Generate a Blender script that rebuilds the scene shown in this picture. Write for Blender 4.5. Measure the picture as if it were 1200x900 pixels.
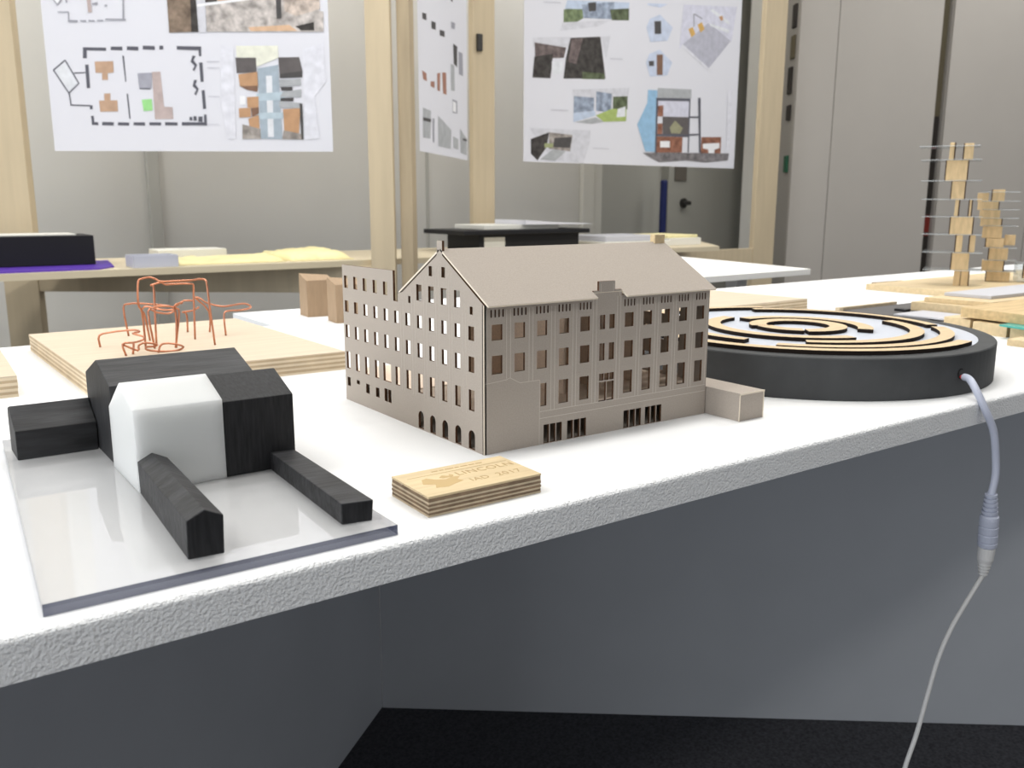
import bpy, bmesh, math, random
from mathutils import Vector, Matrix, noise
random.seed(7)
for o in list(bpy.data.objects):
    bpy.data.objects.remove(o)
S = bpy.context.scene
C = S.collection
R = math.radians

# ------------------------------------------------------------------ camera, world, lamps, exposure
# world: X along the table's front edge, Y across the table, Z up; the table top is z = 0
cam_d = bpy.data.cameras.new('camera')
cam_d.sensor_width = 36.0
cam_d.lens = 1048.0 / 1200.0 * 36.0
cam_d.clip_start = 0.01
cam_d.dof.use_dof = True
cam_d.dof.focus_distance = 0.66
cam_d.dof.aperture_fstop = 17.0
cam = bpy.data.objects.new('camera', cam_d)
C.objects.link(cam)
yaw, pitch, roll = R(35.48), R(11.557), -0.0026
fw = Vector((math.sin(yaw) * math.cos(pitch), math.cos(yaw) * math.cos(pitch), -math.sin(pitch)))
ri = Vector((math.cos(yaw), -math.sin(yaw), 0))
dn = fw.cross(ri)
ri2 = ri * math.cos(roll) + dn * math.sin(roll)
up2 = -(dn * math.cos(roll) - ri * math.sin(roll))
m = Matrix((ri2, up2, -fw)).transposed().to_4x4()
m.translation = (0, 0, 0.18)
cam.matrix_world = m
S.camera = cam

world = bpy.data.worlds.new('room_light')
S.world = world
world.use_nodes = True
bg = world.node_tree.nodes['Background']
bg.inputs[0].default_value = (0.93, 0.96, 1.0, 1)
bg.inputs[1].default_value = 0.43

def area_lamp(name, loc, sx, sy, watts, col=(1, 0.985, 0.95)):
    l = bpy.data.lights.new(name, 'AREA')
    l.shape = 'RECTANGLE'
    l.size, l.size_y = sx, sy
    l.energy = watts
    l.color = col
    o = bpy.data.objects.new(name, l)
    o.location = loc
    C.objects.link(o)
    return o

LAMP_W = 15.5
for lx in (-0.9, 0.9, 2.7, 4.5):
    for ly in (-1.0, 0.75, 2.1, 3.2):
        area_lamp('ceiling_lamp', (lx, ly, 1.93), 1.2, 0.3, LAMP_W * (0.7 if ly > 3 else 0.4 if ly < 0 else 1.2 if ly < 1 else 0.85))

# daylight from a tall window in the side wall to the left of the table
win = area_lamp('window_daylight', (-2.6, 0.6, 0.55), 2.1, 2.6, 66.0, (0.88, 0.94, 1.0))
win.rotation_euler = (0, R(-90), 0)

S.view_settings.view_transform = 'Standard'
S.view_settings.look = 'None'
S.view_settings.gamma = 1.0
S.view_settings.use_curve_mapping = False
S.view_settings.exposure = 0.0

# ------------------------------------------------------------------ materials
def srgb(r, g, b):
    f = lambda c: (c / 255 / 12.92) if c / 255 <= 0.04045 else ((c / 255 + 0.055) / 1.055) ** 2.4
    return (f(r), f(g), f(b), 1)

MATS = {}
def mat(name, rgb, rough=0.6, var=0.0, scale=40.0, stretch=(1, 1, 1), bump=0.0, bscale=None, spec=0.5, metallic=0.0,
        trans=0.0, ior=1.45, dist=0.001, detail=4.0):
    if name in MATS:
        return MATS[name]
    mt = bpy.data.materials.new(name)
    mt.use_nodes = True
    nt = mt.node_tree
    p = nt.nodes['Principled BSDF']
    col = srgb(*rgb)
    p.inputs['Base Color'].default_value = col
    p.inputs['Roughness'].default_value = rough
    p.inputs['Specular IOR Level'].default_value = spec
    p.inputs['Metallic'].default_value = metallic
    p.inputs['Transmission Weight'].default_value = trans
    p.inputs['IOR'].default_value = ior
    if var > 0 or bump > 0:
        tc = nt.nodes.new('ShaderNodeTexCoord')
        mp = nt.nodes.new('ShaderNodeMapping')
        mp.inputs['Scale'].default_value = stretch
        nt.links.new(tc.outputs['Object'], mp.inputs['Vector'])
        if var > 0:
            nz = nt.nodes.new('ShaderNodeTexNoise')
            nz.inputs['Scale'].default_value = scale
            nz.inputs['Detail'].default_value = detail
            nt.links.new(mp.outputs[0], nz.inputs['Vector'])
            rp = nt.nodes.new('ShaderNodeValToRGB')
            rp.color_ramp.elements[0].position = 0.3
            rp.color_ramp.elements[1].position = 0.7
            lo = [max(0, c * (1 - var)) for c in col[:3]] + [1]
            hi = [min(1, c * (1 + var)) for c in col[:3]] + [1]
            rp.color_ramp.elements[0].color = lo
            rp.color_ramp.elements[1].color = hi
            nt.links.new(nz.outputs['Fac'], rp.inputs[0])
            nt.links.new(rp.outputs[0], p.inputs['Base Color'])
        if bump > 0:
            nb = nt.nodes.new('ShaderNodeTexNoise')
            nb.inputs['Scale'].default_value = bscale or scale
            nb.inputs['Detail'].default_value = 3.0
            nt.links.new(mp.outputs[0], nb.inputs['Vector'])
            b = nt.nodes.new('ShaderNodeBump')
            b.inputs['Strength'].default_value = bump
            b.inputs['Distance'].default_value = dist
            nt.links.new(nb.outputs['Fac'], b.inputs['Height'])
            nt.links.new(b.outputs[0], p.inputs['Normal'])
    MATS[name] = mt
    return mt

WHITE_TOP = mat('smooth_white_paint', (236, 236, 236), 0.7, spec=0.2)
WHITE_PAINT = mat('white_roller_paint', (248, 248, 248), 0.75, bump=1.0, bscale=560, dist=0.0016, spec=0.2)
PANEL_GREY = mat('grey_panel_paint', (188, 191, 196), 0.6, var=0.03, scale=6, spec=0.3)
CARPET = mat('dark_carpet', (72, 72, 76), 0.95, var=0.35, scale=220, bump=0.6, bscale=400, spec=0.1)
WALL_GREY = mat('pale_grey_wall_paint', (214, 212, 206), 0.7, var=0.02, scale=3, spec=0.3)
TRIM_GREY = mat('grey_trim_paint', (182, 181, 174), 0.6, spec=0.3)
TRIM_PALE = mat('pale_trim_paint', (214, 212, 203), 0.6, spec=0.3)
ALCOVE = mat('alcove_grey_paint', (182, 181, 173), 0.7, spec=0.3)
CABINET = mat('cabinet_grey_laminate', (166, 161, 155), 0.55, var=0.02, scale=3, spec=0.35)
CEIL = mat('ceiling_paint', (225, 224, 220), 0.8, spec=0.2)
CARD = mat('grey_card', (171, 161, 151), 0.85, var=0.06, scale=900, spec=0.15)
CARD_EDGE = mat('pale_card_edge', (226, 214, 196), 0.85, spec=0.15)
BURNT = mat('laser_burnt_edge', (92, 66, 48), 0.8, var=0.3, scale=300, spec=0.15)
BIRCH = mat('birch_face', (210, 189, 152), 0.6, var=0.09, scale=26, stretch=(0.6, 6, 6), spec=0.25)
BIRCH2 = mat('pale_birch_face', (206, 190, 168), 0.6, var=0.06, scale=20, stretch=(0.5, 5, 5), spec=0.25)
PLY_A = mat('ply_light', (196, 180, 154), 0.7, var=0.16, scale=90, stretch=(1, 1, 3), spec=0.2)
PLY_B = mat('ply_dark', (128, 108, 88), 0.75, var=0.35, scale=90, stretch=(1, 1, 3), spec=0.2)
PLY_C = mat('ply_pale', (218, 202, 176), 0.7, var=0.08, scale=40, spec=0.2)
PLY_D = mat('ply_mid', (184, 164, 136), 0.7, var=0.12, scale=40, spec=0.2)
FRAME_WOOD = mat('frame_plywood', (197, 181, 153), 0.6, var=0.06, scale=8, stretch=(4, 4, 0.4), spec=0.3)
FRAME_EDGE = mat('frame_plywood_edge', (172, 156, 130), 0.65, var=0.1, scale=8, stretch=(5, 5, 0.5), spec=0.3)
SHELF_WOOD = mat('shelf_plywood', (208, 195, 168), 0.55, var=0.05, scale=6, stretch=(0.5, 4, 4), spec=0.35)
CEDAR = mat('cedar_block', (164, 140, 114), 0.65, var=0.07, scale=60, stretch=(4, 4, 0.6), spec=0.25)
TOWER_WOOD = mat('tower_timber', (208, 181, 140), 0.65, var=0.12, scale=50, stretch=(3, 3, 0.8), spec=0.25)
TOWER_DARK = mat('tower_dark_side', (70, 50, 36), 0.8, spec=0.2)
BLACK_WOOD = mat('black_stained_wood', (40, 40, 42), 0.55, var=0.65, scale=90, stretch=(0.25, 1.6, 1.6), bump=0.7, bscale=160, dist=0.0006, spec=0.4)
BLACK_WOOD2 = mat('black_stained_end_grain', (32, 32, 34), 0.6, var=0.5, scale=260, stretch=(2.2, 1, 0.2), bump=0.4, bscale=240, dist=0.0005, spec=0.35)
def clear_mat(name, tint, body=None, amount=0.0, rough=0.0, ior=1.49):
    """clear sheet: see-through plus a mirror coat by Fresnel, optionally with some body colour"""
    mt = bpy.data.materials.new(name)
    mt.use_nodes = True
    nt = mt.node_tree
    nt.nodes.remove(nt.nodes['Principled BSDF'])
    out = nt.nodes['Material Output']
    tr = nt.nodes.new('ShaderNodeBsdfTransparent')
    tr.inputs[0].default_value = srgb(*tint)
    gl = nt.nodes.new('ShaderNodeBsdfGlossy')
    gl.inputs['Roughness'].default_value = rough
    fr = nt.nodes.new('ShaderNodeFresnel')
    fr.inputs[0].default_value = ior
    base = tr
    if body:
        df = nt.nodes.new('ShaderNodeBsdfDiffuse')
        df.inputs[0].default_value = srgb(*body)
        mb = nt.nodes.new('ShaderNodeMixShader')
        mb.inputs[0].default_value = amount
        nt.links.new(tr.outputs[0], mb.inputs[1])
        nt.links.new(df.outputs[0], mb.inputs[2])
        base = mb
    mx = nt.nodes.new('ShaderNodeMixShader')
    ge = nt.nodes.new('ShaderNodeNewGeometry')
    inv = nt.nodes.new('ShaderNodeMath')
    inv.operation = 'SUBTRACT'
    inv.inputs[0].default_value = 1.0
    nt.links.new(ge.outputs['Backfacing'], inv.inputs[1])
    mu = nt.nodes.new('ShaderNodeMath')
    mu.operation = 'MULTIPLY'
    nt.links.new(fr.outputs[0], mu.inputs[0])
    nt.links.new(inv.outputs[0], mu.inputs[1])
    nt.links.new(mu.outputs[0], mx.inputs[0])
    nt.links.new(base.outputs[0], mx.inputs[1])
    nt.links.new(gl.outputs[0], mx.inputs[2])
    nt.links.new(mx.outputs[0], out.inputs['Surface'])
    MATS[name] = mt
    return mt
ACRYLIC = clear_mat('clear_acrylic', (246, 246, 247), (238, 238, 238), 0.42, ior=1.75)
ACRYLIC_EDGE = clear_mat('acrylic_edge', (206, 210, 226), (24, 26, 52), 0.55)  # navy body colour stands in for dark reflections inside the edge
FROSTED = mat('frosted_acrylic', (226, 227, 226), 0.5, trans=0.25, ior=1.45, spec=0.3)
_p = FROSTED.node_tree.nodes['Principled BSDF']
_p.inputs['Subsurface Weight'].default_value = 0.9
_p.inputs['Subsurface Radius'].default_value = (1.0, 1.0, 1.0)
_p.inputs['Subsurface Scale'].default_value = 0.02
COPPER = mat('copper_wire', (196, 134, 106), 0.3, metallic=1.0, var=0.15, scale=120)
CONCRETE = mat('charcoal_cast_disc', (68, 69, 70), 0.75, var=0.12, scale=30, bump=0.15, bscale=200, spec=0.3)
INLAY = mat('pale_grey_inlay', (196, 201, 212), 0.35, spec=0.5)
RING_TOP = mat('ring_plywood', (206, 182, 147), 0.6, var=0.07, scale=40, stretch=(1, 4, 1), spec=0.25)
RING_SIDE = mat('ring_burnt_side', (34, 26, 22), 0.8, spec=0.2)
CABLE_A = mat('lilac_grey_cable', (186, 190, 206), 0.45, spec=0.5)
CABLE_B = mat('white_cable', (212, 210, 208), 0.5, spec=0.4)
RED = mat('red_wire', (196, 40, 36), 0.4)
BLACK = mat('black_card', (22, 22, 26), 0.5, spec=0.4)
PURPLE = mat('purple_card', (84, 48, 160), 0.5)
PAPER = mat('white_paper', (218, 218, 225), 0.8, spec=0.2)
PAPER2 = mat('off_white_paper', (218, 216, 208), 0.8, spec=0.2)
YELLOW = mat('yellow_tracing_paper', (232, 221, 170), 0.7, spec=0.2, var=0.08, scale=20)
CLEAR_PLASTIC = mat('milky_plastic', (214, 216, 228), 0.3, trans=0.35, spec=0.4)
MAT_GREY = mat('dark_grey_board', (88, 86, 86), 0.6, spec=0.3)
LIGHT_BOARD = mat('light_grey_board', (190, 190, 196), 0.5, spec=0.3)
TEAL = mat('teal_acrylic', (74, 168, 158), 0.3)
WHITE_CARD = mat('white_card', (242, 241, 238), 0.7, spec=0.2)
BLUE = mat('navy_pole_paint', (28, 40, 98), 0.5)
DARK_METAL = mat('dark_metal', (70, 68, 66), 0.4, metallic=0.7)
DOOR_GREY = mat('door_grey_paint', (164, 163, 155), 0.6, spec=0.3)
GREEN = mat('green_magnet', (32, 92, 66), 0.5)
DARKSPINE = mat('dark_binder', (44, 38, 34), 0.6)
REDSPINE = mat('red_binder', (120, 36, 26), 0.6)
OLIVE = mat('olive_filler', (96, 88, 68), 0.7)
ENGRAVE = mat('engraved_light_line', (204, 196, 186), 0.85, spec=0.1)
ENGRAVE_WOOD = mat('engraved_birch', (176, 150, 110), 0.75, spec=0.15)
ENGRAVE_WOOD2 = mat('engraved_birch_tint', (192, 166, 122), 0.75, spec=0.15)

# ------------------------------------------------------------------ mesh helpers
def thing(name, label, cat, loc=(0, 0, 0), rz=0.0, group=None):
    o = bpy.data.objects.new(name, None)
    C.objects.link(o)
    o.location = loc
    o.rotation_euler = (0, 0, rz)
    o.empty_display_size = 0.02
    return tag(o, label, cat, group)

def tag(o, label, cat, group=None):
    o['label'] = label
    o['category'] = cat
    if group:
        o['group'] = group
    return o

def obj(name, bm, mats, parent=None, smooth=False, kind=None):
    me = bpy.data.meshes.new(name)
    if isinstance(bm, bpy.types.Mesh):
        me = bm
        me.name = name
    else:
        bmesh.ops.recalc_face_normals(bm, faces=bm.faces)
        bm.to_mesh(me)
        bm.free()
    if not isinstance(mats, (list, tuple)):
        mats = [mats]
    if len(me.materials):
        me.materials.clear()
    for x in mats:
        me.materials.append(x)
    if smooth:
        for p in me.polygons:
            p.use_smooth = True
    o = bpy.data.objects.new(name, me)
    C.objects.link(o)
    if parent:
        o.parent = parent
    if kind:
        o['kind'] = kind
    return o

def add_box(bm, x0, x1, y0, y1, z0, z1, mi=0, bev=0.0, M=None):
    before = set(bm.faces)
    vs = [bm.verts.new((x, y, z)) for z in (z0, z1) for y in (y0, y1) for x in (x0, x1)]
    fs = [bm.faces.new([vs[i] for i in f]) for f in ((0, 2, 3, 1), (4, 5, 7, 6), (0, 1, 5, 4), (2, 6, 7, 3), (0, 4, 6, 2), (1, 3, 7, 5))]
    for f in fs:
        f.material_index = mi
    if bev > 0:
        es = list({e for f in fs for e in f.edges})
        bmesh.ops.bevel(bm, geom=es, offset=bev, segments=2, profile=0.5, affect='EDGES', clamp_overlap=True)
    if M is not None:
        nv = list({v for f in bm.faces if f not in before for v in f.verts})
        bmesh.ops.transform(bm, matrix=M, verts=nv)
    return bm

def box(x0, x1, y0, y1, z0, z1, bev=0.0, M=None):
    return add_box(bmesh.new(), x0, x1, y0, y1, z0, z1, 0, bev, M)

def loft(front, back, bev=0.0, mi=(0, 0)):
    """solid between two matching end profiles; mi = (sides, ends)"""
    bm = bmesh.new()
    a = [bm.verts.new(p) for p in front]
    b = [bm.verts.new(p) for p in back]
    n = len(a)
    bm.faces.new(a).material_index = mi[1]
    bm.faces.new(b[::-1]).material_index = mi[1]
    for i in range(n):
        bm.faces.new((a[i], b[i], b[(i + 1) % n], a[(i + 1) % n])).material_index = mi[0]
    if bev > 0:
        bmesh.ops.recalc_face_normals(bm, faces=bm.faces)
        bmesh.ops.bevel(bm, geom=list(bm.edges), offset=bev, segments=2, profile=0.6, affect='EDGES', clamp_overlap=True)
    return bm

def prism(pts, fn, t0, t1, mi_side=0, bm=None):
    """extrude a 2D outline; fn(u, v, w) -> 3D"""
    bm = bm or bmesh.new()
    a = [bm.verts.new(fn(u, v, t0)) for u, v in pts]
    b = [bm.verts.new(fn(u, v, t1)) for u, v in pts]
    n = len(a)
    bm.faces.new(a)
    bm.faces.new(b[::-1])
    for i in range(n):
        bm.faces.new((a[i], b[i], b[(i + 1) % n], a[(i + 1) % n])).material_index = mi_side
    return bm

def curve_mesh(outlines, thick):
    """flat sheet with holes: first outline is the rim, the others are holes; thickness along +Z"""
    cu = bpy.data.curves.new('sheet', 'CURVE')
    cu.dimensions = '2D'
    cu.fill_mode = 'BOTH'
    cu.extrude = thick / 2
    for pts in outlines:
        s = cu.splines.new('POLY')
        s.points.add(len(pts) - 1)
        for q, (u, v) in zip(s.points, pts):
            q.co = (u, v, 0, 1)
        s.use_cyclic_u = True
    o = bpy.data.objects.new('sheet', cu)
    C.objects.link(o)
    dg = bpy.context.evaluated_depsgraph_get()
    me = bpy.data.meshes.new_from_object(o.evaluated_get(dg))
    bpy.data.objects.remove(o)
    bpy.data.curves.remove(cu)
    return me

def sheet(name, outlines, thick, fn, mats, parent):
    """card sheet with cut-outs placed by fn(u, v, w); slot 1 is the cut edge"""
    me = curve_mesh(outlines, thick)
    for p in me.polygons:
        p.material_index = 1 if abs(p.normal.z) < 0.5 else 0
        p.use_smooth = False
    for v in me.vertices:
        v.co = fn(v.co.x, v.co.y, v.co.z)
    bm = bmesh.new()
    bm.from_mesh(me)
    bmesh.ops.remove_doubles(bm, verts=bm.verts, dist=1e-6)
    return obj(name, bm, mats, parent)

def tube(pts, rad, seg=8, res=4, closed=False):
    """smooth round wire through the points (Catmull-Rom); rad a number or one per point"""
    P = [Vector(p) for p in pts]
    n = len(P)
    rr = rad if isinstance(rad, (list, tuple)) else [rad] * n
    path, rs = [], []
    for i in range(n - 1):
        p0, p1, p2, p3 = P[max(i - 1, 0)], P[i], P[i + 1], P[min(i + 2, n - 1)]
        for k in range(res):
            t = k / res
            path.append(0.5 * ((2 * p1) + (p2 - p0) * t + (2 * p0 - 5 * p1 + 4 * p2 - p3) * t * t + (3 * p1 - p0 - 3 * p2 + p3) * t ** 3))
            rs.append(rr[i] + (rr[i + 1] - rr[i]) * t)
    path.append(P[-1])
    rs.append(rr[-1])
    bm = bmesh.new()
    rings = []
    nrm = None
    for i, p in enumerate(path):
        d = (path[min(i + 1, len(path) - 1)] - path[max(i - 1, 0)])
        d = d.normalized() if d.length > 1e-9 else Vector((0, 0, 1))
        if nrm is None:
            nrm = d.orthogonal().normalized()
        nrm = (nrm - d * nrm.dot(d))
        nrm = nrm.normalized() if nrm.length > 1e-6 else d.orthogonal().normalized()
        bi = d.cross(nrm)
        rings.append([bm.verts.new(p + (nrm * math.cos(2 * math.pi * k / seg) + bi * math.sin(2 * math.pi * k / seg)) * rs[i]) for k in range(seg)])
    for a, b in zip(rings, rings[1:]):
        for k in range(seg):
            bm.faces.new((a[k], a[(k + 1) % seg], b[(k + 1) % seg], b[k]))
    bm.faces.new(rings[0][::-1])
    bm.faces.new(rings[-1])
    return bm

def lathe(prof, seg=48, M=None):
    """profile of (radius, height)"""
    bm = bmesh.new()
    rings = []
    for r, z in prof:
        rings.append([bm.verts.new((r * math.cos(2 * math.pi * k / seg), r * math.sin(2 * math.pi * k / seg), z)) for k in range(seg)])
    for a, b in zip(rings, rings[1:]):
        for k in range(seg):
            bm.faces.new((a[k], a[(k + 1) % seg], b[(k + 1) % seg], b[k]))
    bm.faces.new(rings[0][::-1])
    bm.faces.new(rings[-1])
    if M is not None:
        bmesh.ops.transform(bm, matrix=M, verts=bm.verts)
    return bm

def text_mesh(body, size, spacing=1.0):
    cu = bpy.data.curves.new('lettering', 'FONT')
    cu.body = body
    cu.size = size
    cu.space_character = spacing
    cu.extrude = 0.00006
    o = bpy.data.objects.new('lettering', cu)
    C.objects.link(o)
    dg = bpy.context.evaluated_depsgraph_get()
    me = bpy.data.meshes.new_from_object(o.evaluated_get(dg))
    bpy.data.objects.remove(o)
    bpy.data.curves.remove(cu)
    return me

def plies(parent, outline, zs, mats, jitter=0.0):
    """stack of veneers, one part each; the top one last"""
    for i in range(len(zs) - 1):
        j = random.uniform(-jitter, jitter) if 0 < i < len(zs) - 2 else 0
        cx = sum(p[0] for p in outline) / len(outline)
        cy = sum(p[1] for p in outline) / len(outline)
        pts = [(p[0] + (j if p[0] > cx else -j), p[1] + (j if p[1] > cy else -j)) for p in outline]
        obj('ply', prism(pts, lambda u, v, w: (u, v, w), zs[i], zs[i + 1]), mats[i], parent)

def rect(x0, x1, y0, y1):
    return [(x0, y0), (x1, y0), (x1, y1), (x0, y1)]

def struct(name, bm, mt, parent=None):
    return obj(name, bm, mt, parent, kind='structure')
# ------------------------------------------------------------------ the room
FLOOR = -0.68
struct('floor', box(-4, 9, -4, 7, FLOOR - 0.05, FLOOR), CARPET)
struct('ceiling', box(-4, 9, -4, 7, 2.0, 2.05), CEIL)
WY = 3.6
wl = struct('wall_back', box(-3.0, 3.045, WY, WY + 0.1, FLOOR, 2.0), WALL_GREY)
struct('wall_back_right', box(4.45, 7.5, WY, WY + 0.1, FLOOR, 2.0), WALL_GREY)
struct('wall_alcove', box(3.0, 5.6, WY + 0.30, WY + 0.38, FLOOR, 2.0), ALCOVE)
struct('wall_alcove_left', box(2.95, 3.045, WY + 0.1, WY + 0.30, FLOOR, 2.0), ALCOVE)
struct('wall_alcove_right', box(5.5, 5.6, WY + 0.1, WY + 0.30, FLOOR, 2.0), ALCOVE)
struct('trim_1', box(0.876, 0.920, WY - 0.03, WY, FLOOR, 2.0, 0.004), TRIM_GREY)
struct('trim_2', box(2.085, 2.097, WY - 0.006, WY, FLOOR, 2.0), TRIM_GREY)
struct('trim_3', box(2.985, 3.06, WY - 0.03, WY, FLOOR, 2.0, 0.004), TRIM_PALE)
struct('trim_4', box(3.06, 3.125, WY - 0.015, WY + 0.1, FLOOR, 2.0, 0.004), TRIM_PALE)
struct('trim_5', box(4.335, 4.45, WY - 0.02, WY + 0.1, FLOOR, 2.0, 0.004), WALL_GREY)
d = struct('door_1', box(3.86, 4.9, WY + 0.24, WY + 0.30, FLOOR, 1.4, 0.004), DOOR_GREY)
obj('sign_plate', box(3.905, 4.0, WY + 0.232, WY + 0.24, 0.30, 0.52, 0.002), mat('taupe_plate', (104, 98, 90), 0.5), d)
hb = lathe([(0.028, 0), (0.028, 0.012), (0.012, 0.014), (0.012, 0.05)], 20, Matrix.Translation((3.985, WY + 0.24, 0.172)) @ Matrix.Rotation(R(90), 4, 'X'))
add_box(hb, 3.94, 3.995, WY + 0.18, WY + 0.194, 0.160, 0.182, 0, 0.004)
obj('door_handle', hb, DARK_METAL, d)
pole = obj('barrier_pole', lathe([(0.05, FLOOR), (0.05, FLOOR + 0.02), (0.02, FLOOR + 0.03), (0.02, 0.29), (0.016, 0.30)], 20, Matrix.Translation((3.742, WY + 0.16, 0))), BLUE)
tag(pole, 'slim navy blue pole standing beside the grey door in the alcove', 'pole')

# tall grey cabinets on the right, side by side with a narrow gap
ax = Vector((0.8145, -0.5803, 0))      # along the fronts
bk = Vector((0.5803, 0.8145, 0))       # towards the backs
def cab_M(p):
    return Matrix.Translation(p) @ Matrix(((ax.x, bk.x, 0), (ax.y, bk.y, 0), (0, 0, 1))).to_4x4()
P0 = Vector((4.1605, 3.2122, FLOOR))
def cabinet(off, widths, label):
    t = thing('storage_cabinet', label, 'cabinet', P0 + ax * off)
    t.matrix_world = cab_M(P0 + ax * off)
    w = sum(widths)
    obj('body', box(0, w, 0.022, 0.38, 0, 2.3, 0.003), CABINET, t)
    x = 0
    for k, dw in enumerate(widths):
        obj('door', box(x + 0.0015, x + dw - 0.0015, 0, 0.021, 0.06, 2.29, 0.002), CABINET, t)
        x += dw
    return t
c1 = cabinet(0, (0.2083, 0.5507), 'tall pale grey cabinet with one narrow and one wide door behind the towers')
cabinet(0.8145, (0.5, 0.5), 'tall pale grey cabinet beyond the narrow dark gap')
for k, (z0, z1, y0, mt) in enumerate(((1.78, 1.90, 0.05, DARKSPINE), (1.62, 1.74, 0.05, OLIVE), (1.44, 1.58, 0.07, DARKSPINE), (1.30, 1.38, 0.06, DARKSPINE), (1.02, 1.11, 0.05, GREEN))):
    b = box(-0.0125, -0.0008, y0, y0 + 0.06, z0, z1, 0.003)
    o = obj('magnet', b, mt)
    o.matrix_world = cab_M(P0)
    tag(o, ['dark magnet clip highest up on the shaded cabinet side', 'olive magnet clip on the shaded cabinet side', 'long dark magnet clip below the olive one on the cabinet side', 'short dark magnet clip just above the green one on the cabinet side', 'green magnet clip lowest on the shaded cabinet side'][k], 'magnet', 'magnet clips on the cabinet side')
fb = obj('filler_strip', box(0.760, 0.8135, 0.06, 0.09, 1.321, 2.28), OLIVE)
fb.matrix_world = cab_M(P0)
tag(fb, 'olive brown filler strip in the gap between the grey cabinets', 'strip')
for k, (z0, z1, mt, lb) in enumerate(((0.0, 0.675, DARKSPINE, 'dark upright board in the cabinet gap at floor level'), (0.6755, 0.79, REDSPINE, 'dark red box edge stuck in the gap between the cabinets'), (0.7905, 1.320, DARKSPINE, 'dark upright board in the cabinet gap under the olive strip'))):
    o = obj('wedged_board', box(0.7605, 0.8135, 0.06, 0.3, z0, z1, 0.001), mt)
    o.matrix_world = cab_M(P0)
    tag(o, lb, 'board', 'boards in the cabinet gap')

# ------------------------------------------------------------------ wooden display frames and the shelf behind
def frame(name, label, a, b, post_w, post_d, rail_z, top, wb=None):
    wb = wb or post_w
    a, b = Vector((a[0], a[1], 0)), Vector((b[0], b[1], 0))
    d = (b - a)
    L = d.length
    d.normalize()
    t = thing(name, label, 'frame', (a.x, a.y, FLOOR), math.atan2(d.y, d.x))
    h = top - FLOOR
    if True:
        obj('post', box(0, post_w, 0, post_d, 0, h, 0.002), FRAME_WOOD, t)
    if True:
        obj('post', box(L - wb, L, 0, post_d, 0, h, 0.002), FRAME_WOOD, t)
    obj('rail', box(post_w, L - wb, 0.004, post_d - 0.004, rail_z[0] - FLOOR, rail_z[1] - FLOOR, 0.002), FRAME_WOOD, t)
    obj('top_rail', box(post_w, L - wb, 0.004, post_d - 0.004, h - 0.07, h, 0.002), FRAME_WOOD, t)
    return t
f1 = frame('display_frame', 'wooden frame holding the sheet with the large floor plan', (0.330, 3.192), (1.316, 2.467), 0.108, 0.035, (-0.1005, -0.0185), 1.75, wb=0.074)
f2 = thing('display_frame', 'wooden frame seen edge-on with the narrow slanted sheet', 'frame', (1.372, 2.452, FLOOR), math.atan2(0.5946, 0.635))
obj('post', box(0, 0.045, 0, 0.04, 0, 2.43, 0.002), FRAME_EDGE, f2)
obj('top_rail', box(0.045, 0.84, 0.006, 0.034, 2.36, 2.43, 0.002), FRAME_WOOD, f2)
obj('foot_rail', box(0.045, 0.84, 0.006, 0.034, 0.02, 0.09, 0.002), FRAME_WOOD, f2)
f3 = frame('display_frame', 'wooden frame holding the sheet with the blue section drawing', (1.9965, 3.07), (3.8750, 3.07), 0.104, 0.03, (-0.160, -0.055), 1.75, wb=0.162)
hg = box(-0.012, 0.012, -0.012, 0.0, 1.432, 1.495, 0.002)
o = obj('hinge', hg, DARK_METAL, f3)
o.location = (0.028, -0.0005, 0.0)

sh = thing('plywood_shelf', 'long plywood shelf behind the white table carrying boxes and papers', 'shelf', (0, 0, 0))
obj('shelf_board', prism([(-1.2, 2.54), (2.86, 2.54), (3.26, 3.06), (-1.2, 3.06)], lambda u, v, w: (u, v, w), -0.018, 0), SHELF_WOOD, sh)
for sx, sy in ((-0.9, 2.9), (2.2, 2.95)):
    obj('leg', box(sx, sx + 0.06, sy, sy + 0.06, FLOOR, -0.018, 0.002), FRAME_WOOD, sh)
obj('leg_panel', box(0.05, 0.10, 2.62, 2.80, FLOOR, -0.018, 0.002), FRAME_EDGE, sh)

def poster(name, label, org, du, w, h, prints, keep):
    """paper sheet hanging upright; u along du from its lower left corner"""
    du = Vector(du).normalized()
    n = Vector((du.y, -du.x, 0))
    t = thing(name, label, 'poster', org)
    fn = lambda u, v, wv: tuple(du * u + Vector((0, 0, v)) + n * wv)
    bm = bmesh.new()
    nx, nz = 10, 6
    gr = []
    for j in range(nz + 1):
        row = []
        for i in range(nx + 1):
            u, v = w * i / nx, h * j / nz
            row.append(bm.verts.new(fn(u, v, 0.0)))
        gr.append(row)
    for j in range(nz):
        for i in range(nx):
            bm.faces.new((gr[j][i], gr[j][i + 1], gr[j + 1][i + 1], gr[j + 1][i]))
    r = bmesh.ops.extrude_face_region(bm, geom=list(bm.faces))
    bmesh.ops.translate(bm, vec=-n * 0.0006, verts=[g for g in r['geom'] if isinstance(g, bmesh.types.BMVert)])
    obj('paper', bm, PAPER, t)
    cols = []
    pb = bmesh.new()
    for k, (c, q) in enumerate(prints):
        if c not in cols:
            cols.append(c)
        ww = 0.0004 + 0.00002 * k
        f = pb.faces.new([pb.verts.new(fn(u / 1000, max(0.004, v / 1000), ww)) for u, v in q])
        f.material_index = cols.index(c)
    me = bpy.data.meshes.new('print')
    pb.to_mesh(me)
    pb.free()
    obj('print', me, [INK(c) for c in cols], t, kind='stuff')
    return t

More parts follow.
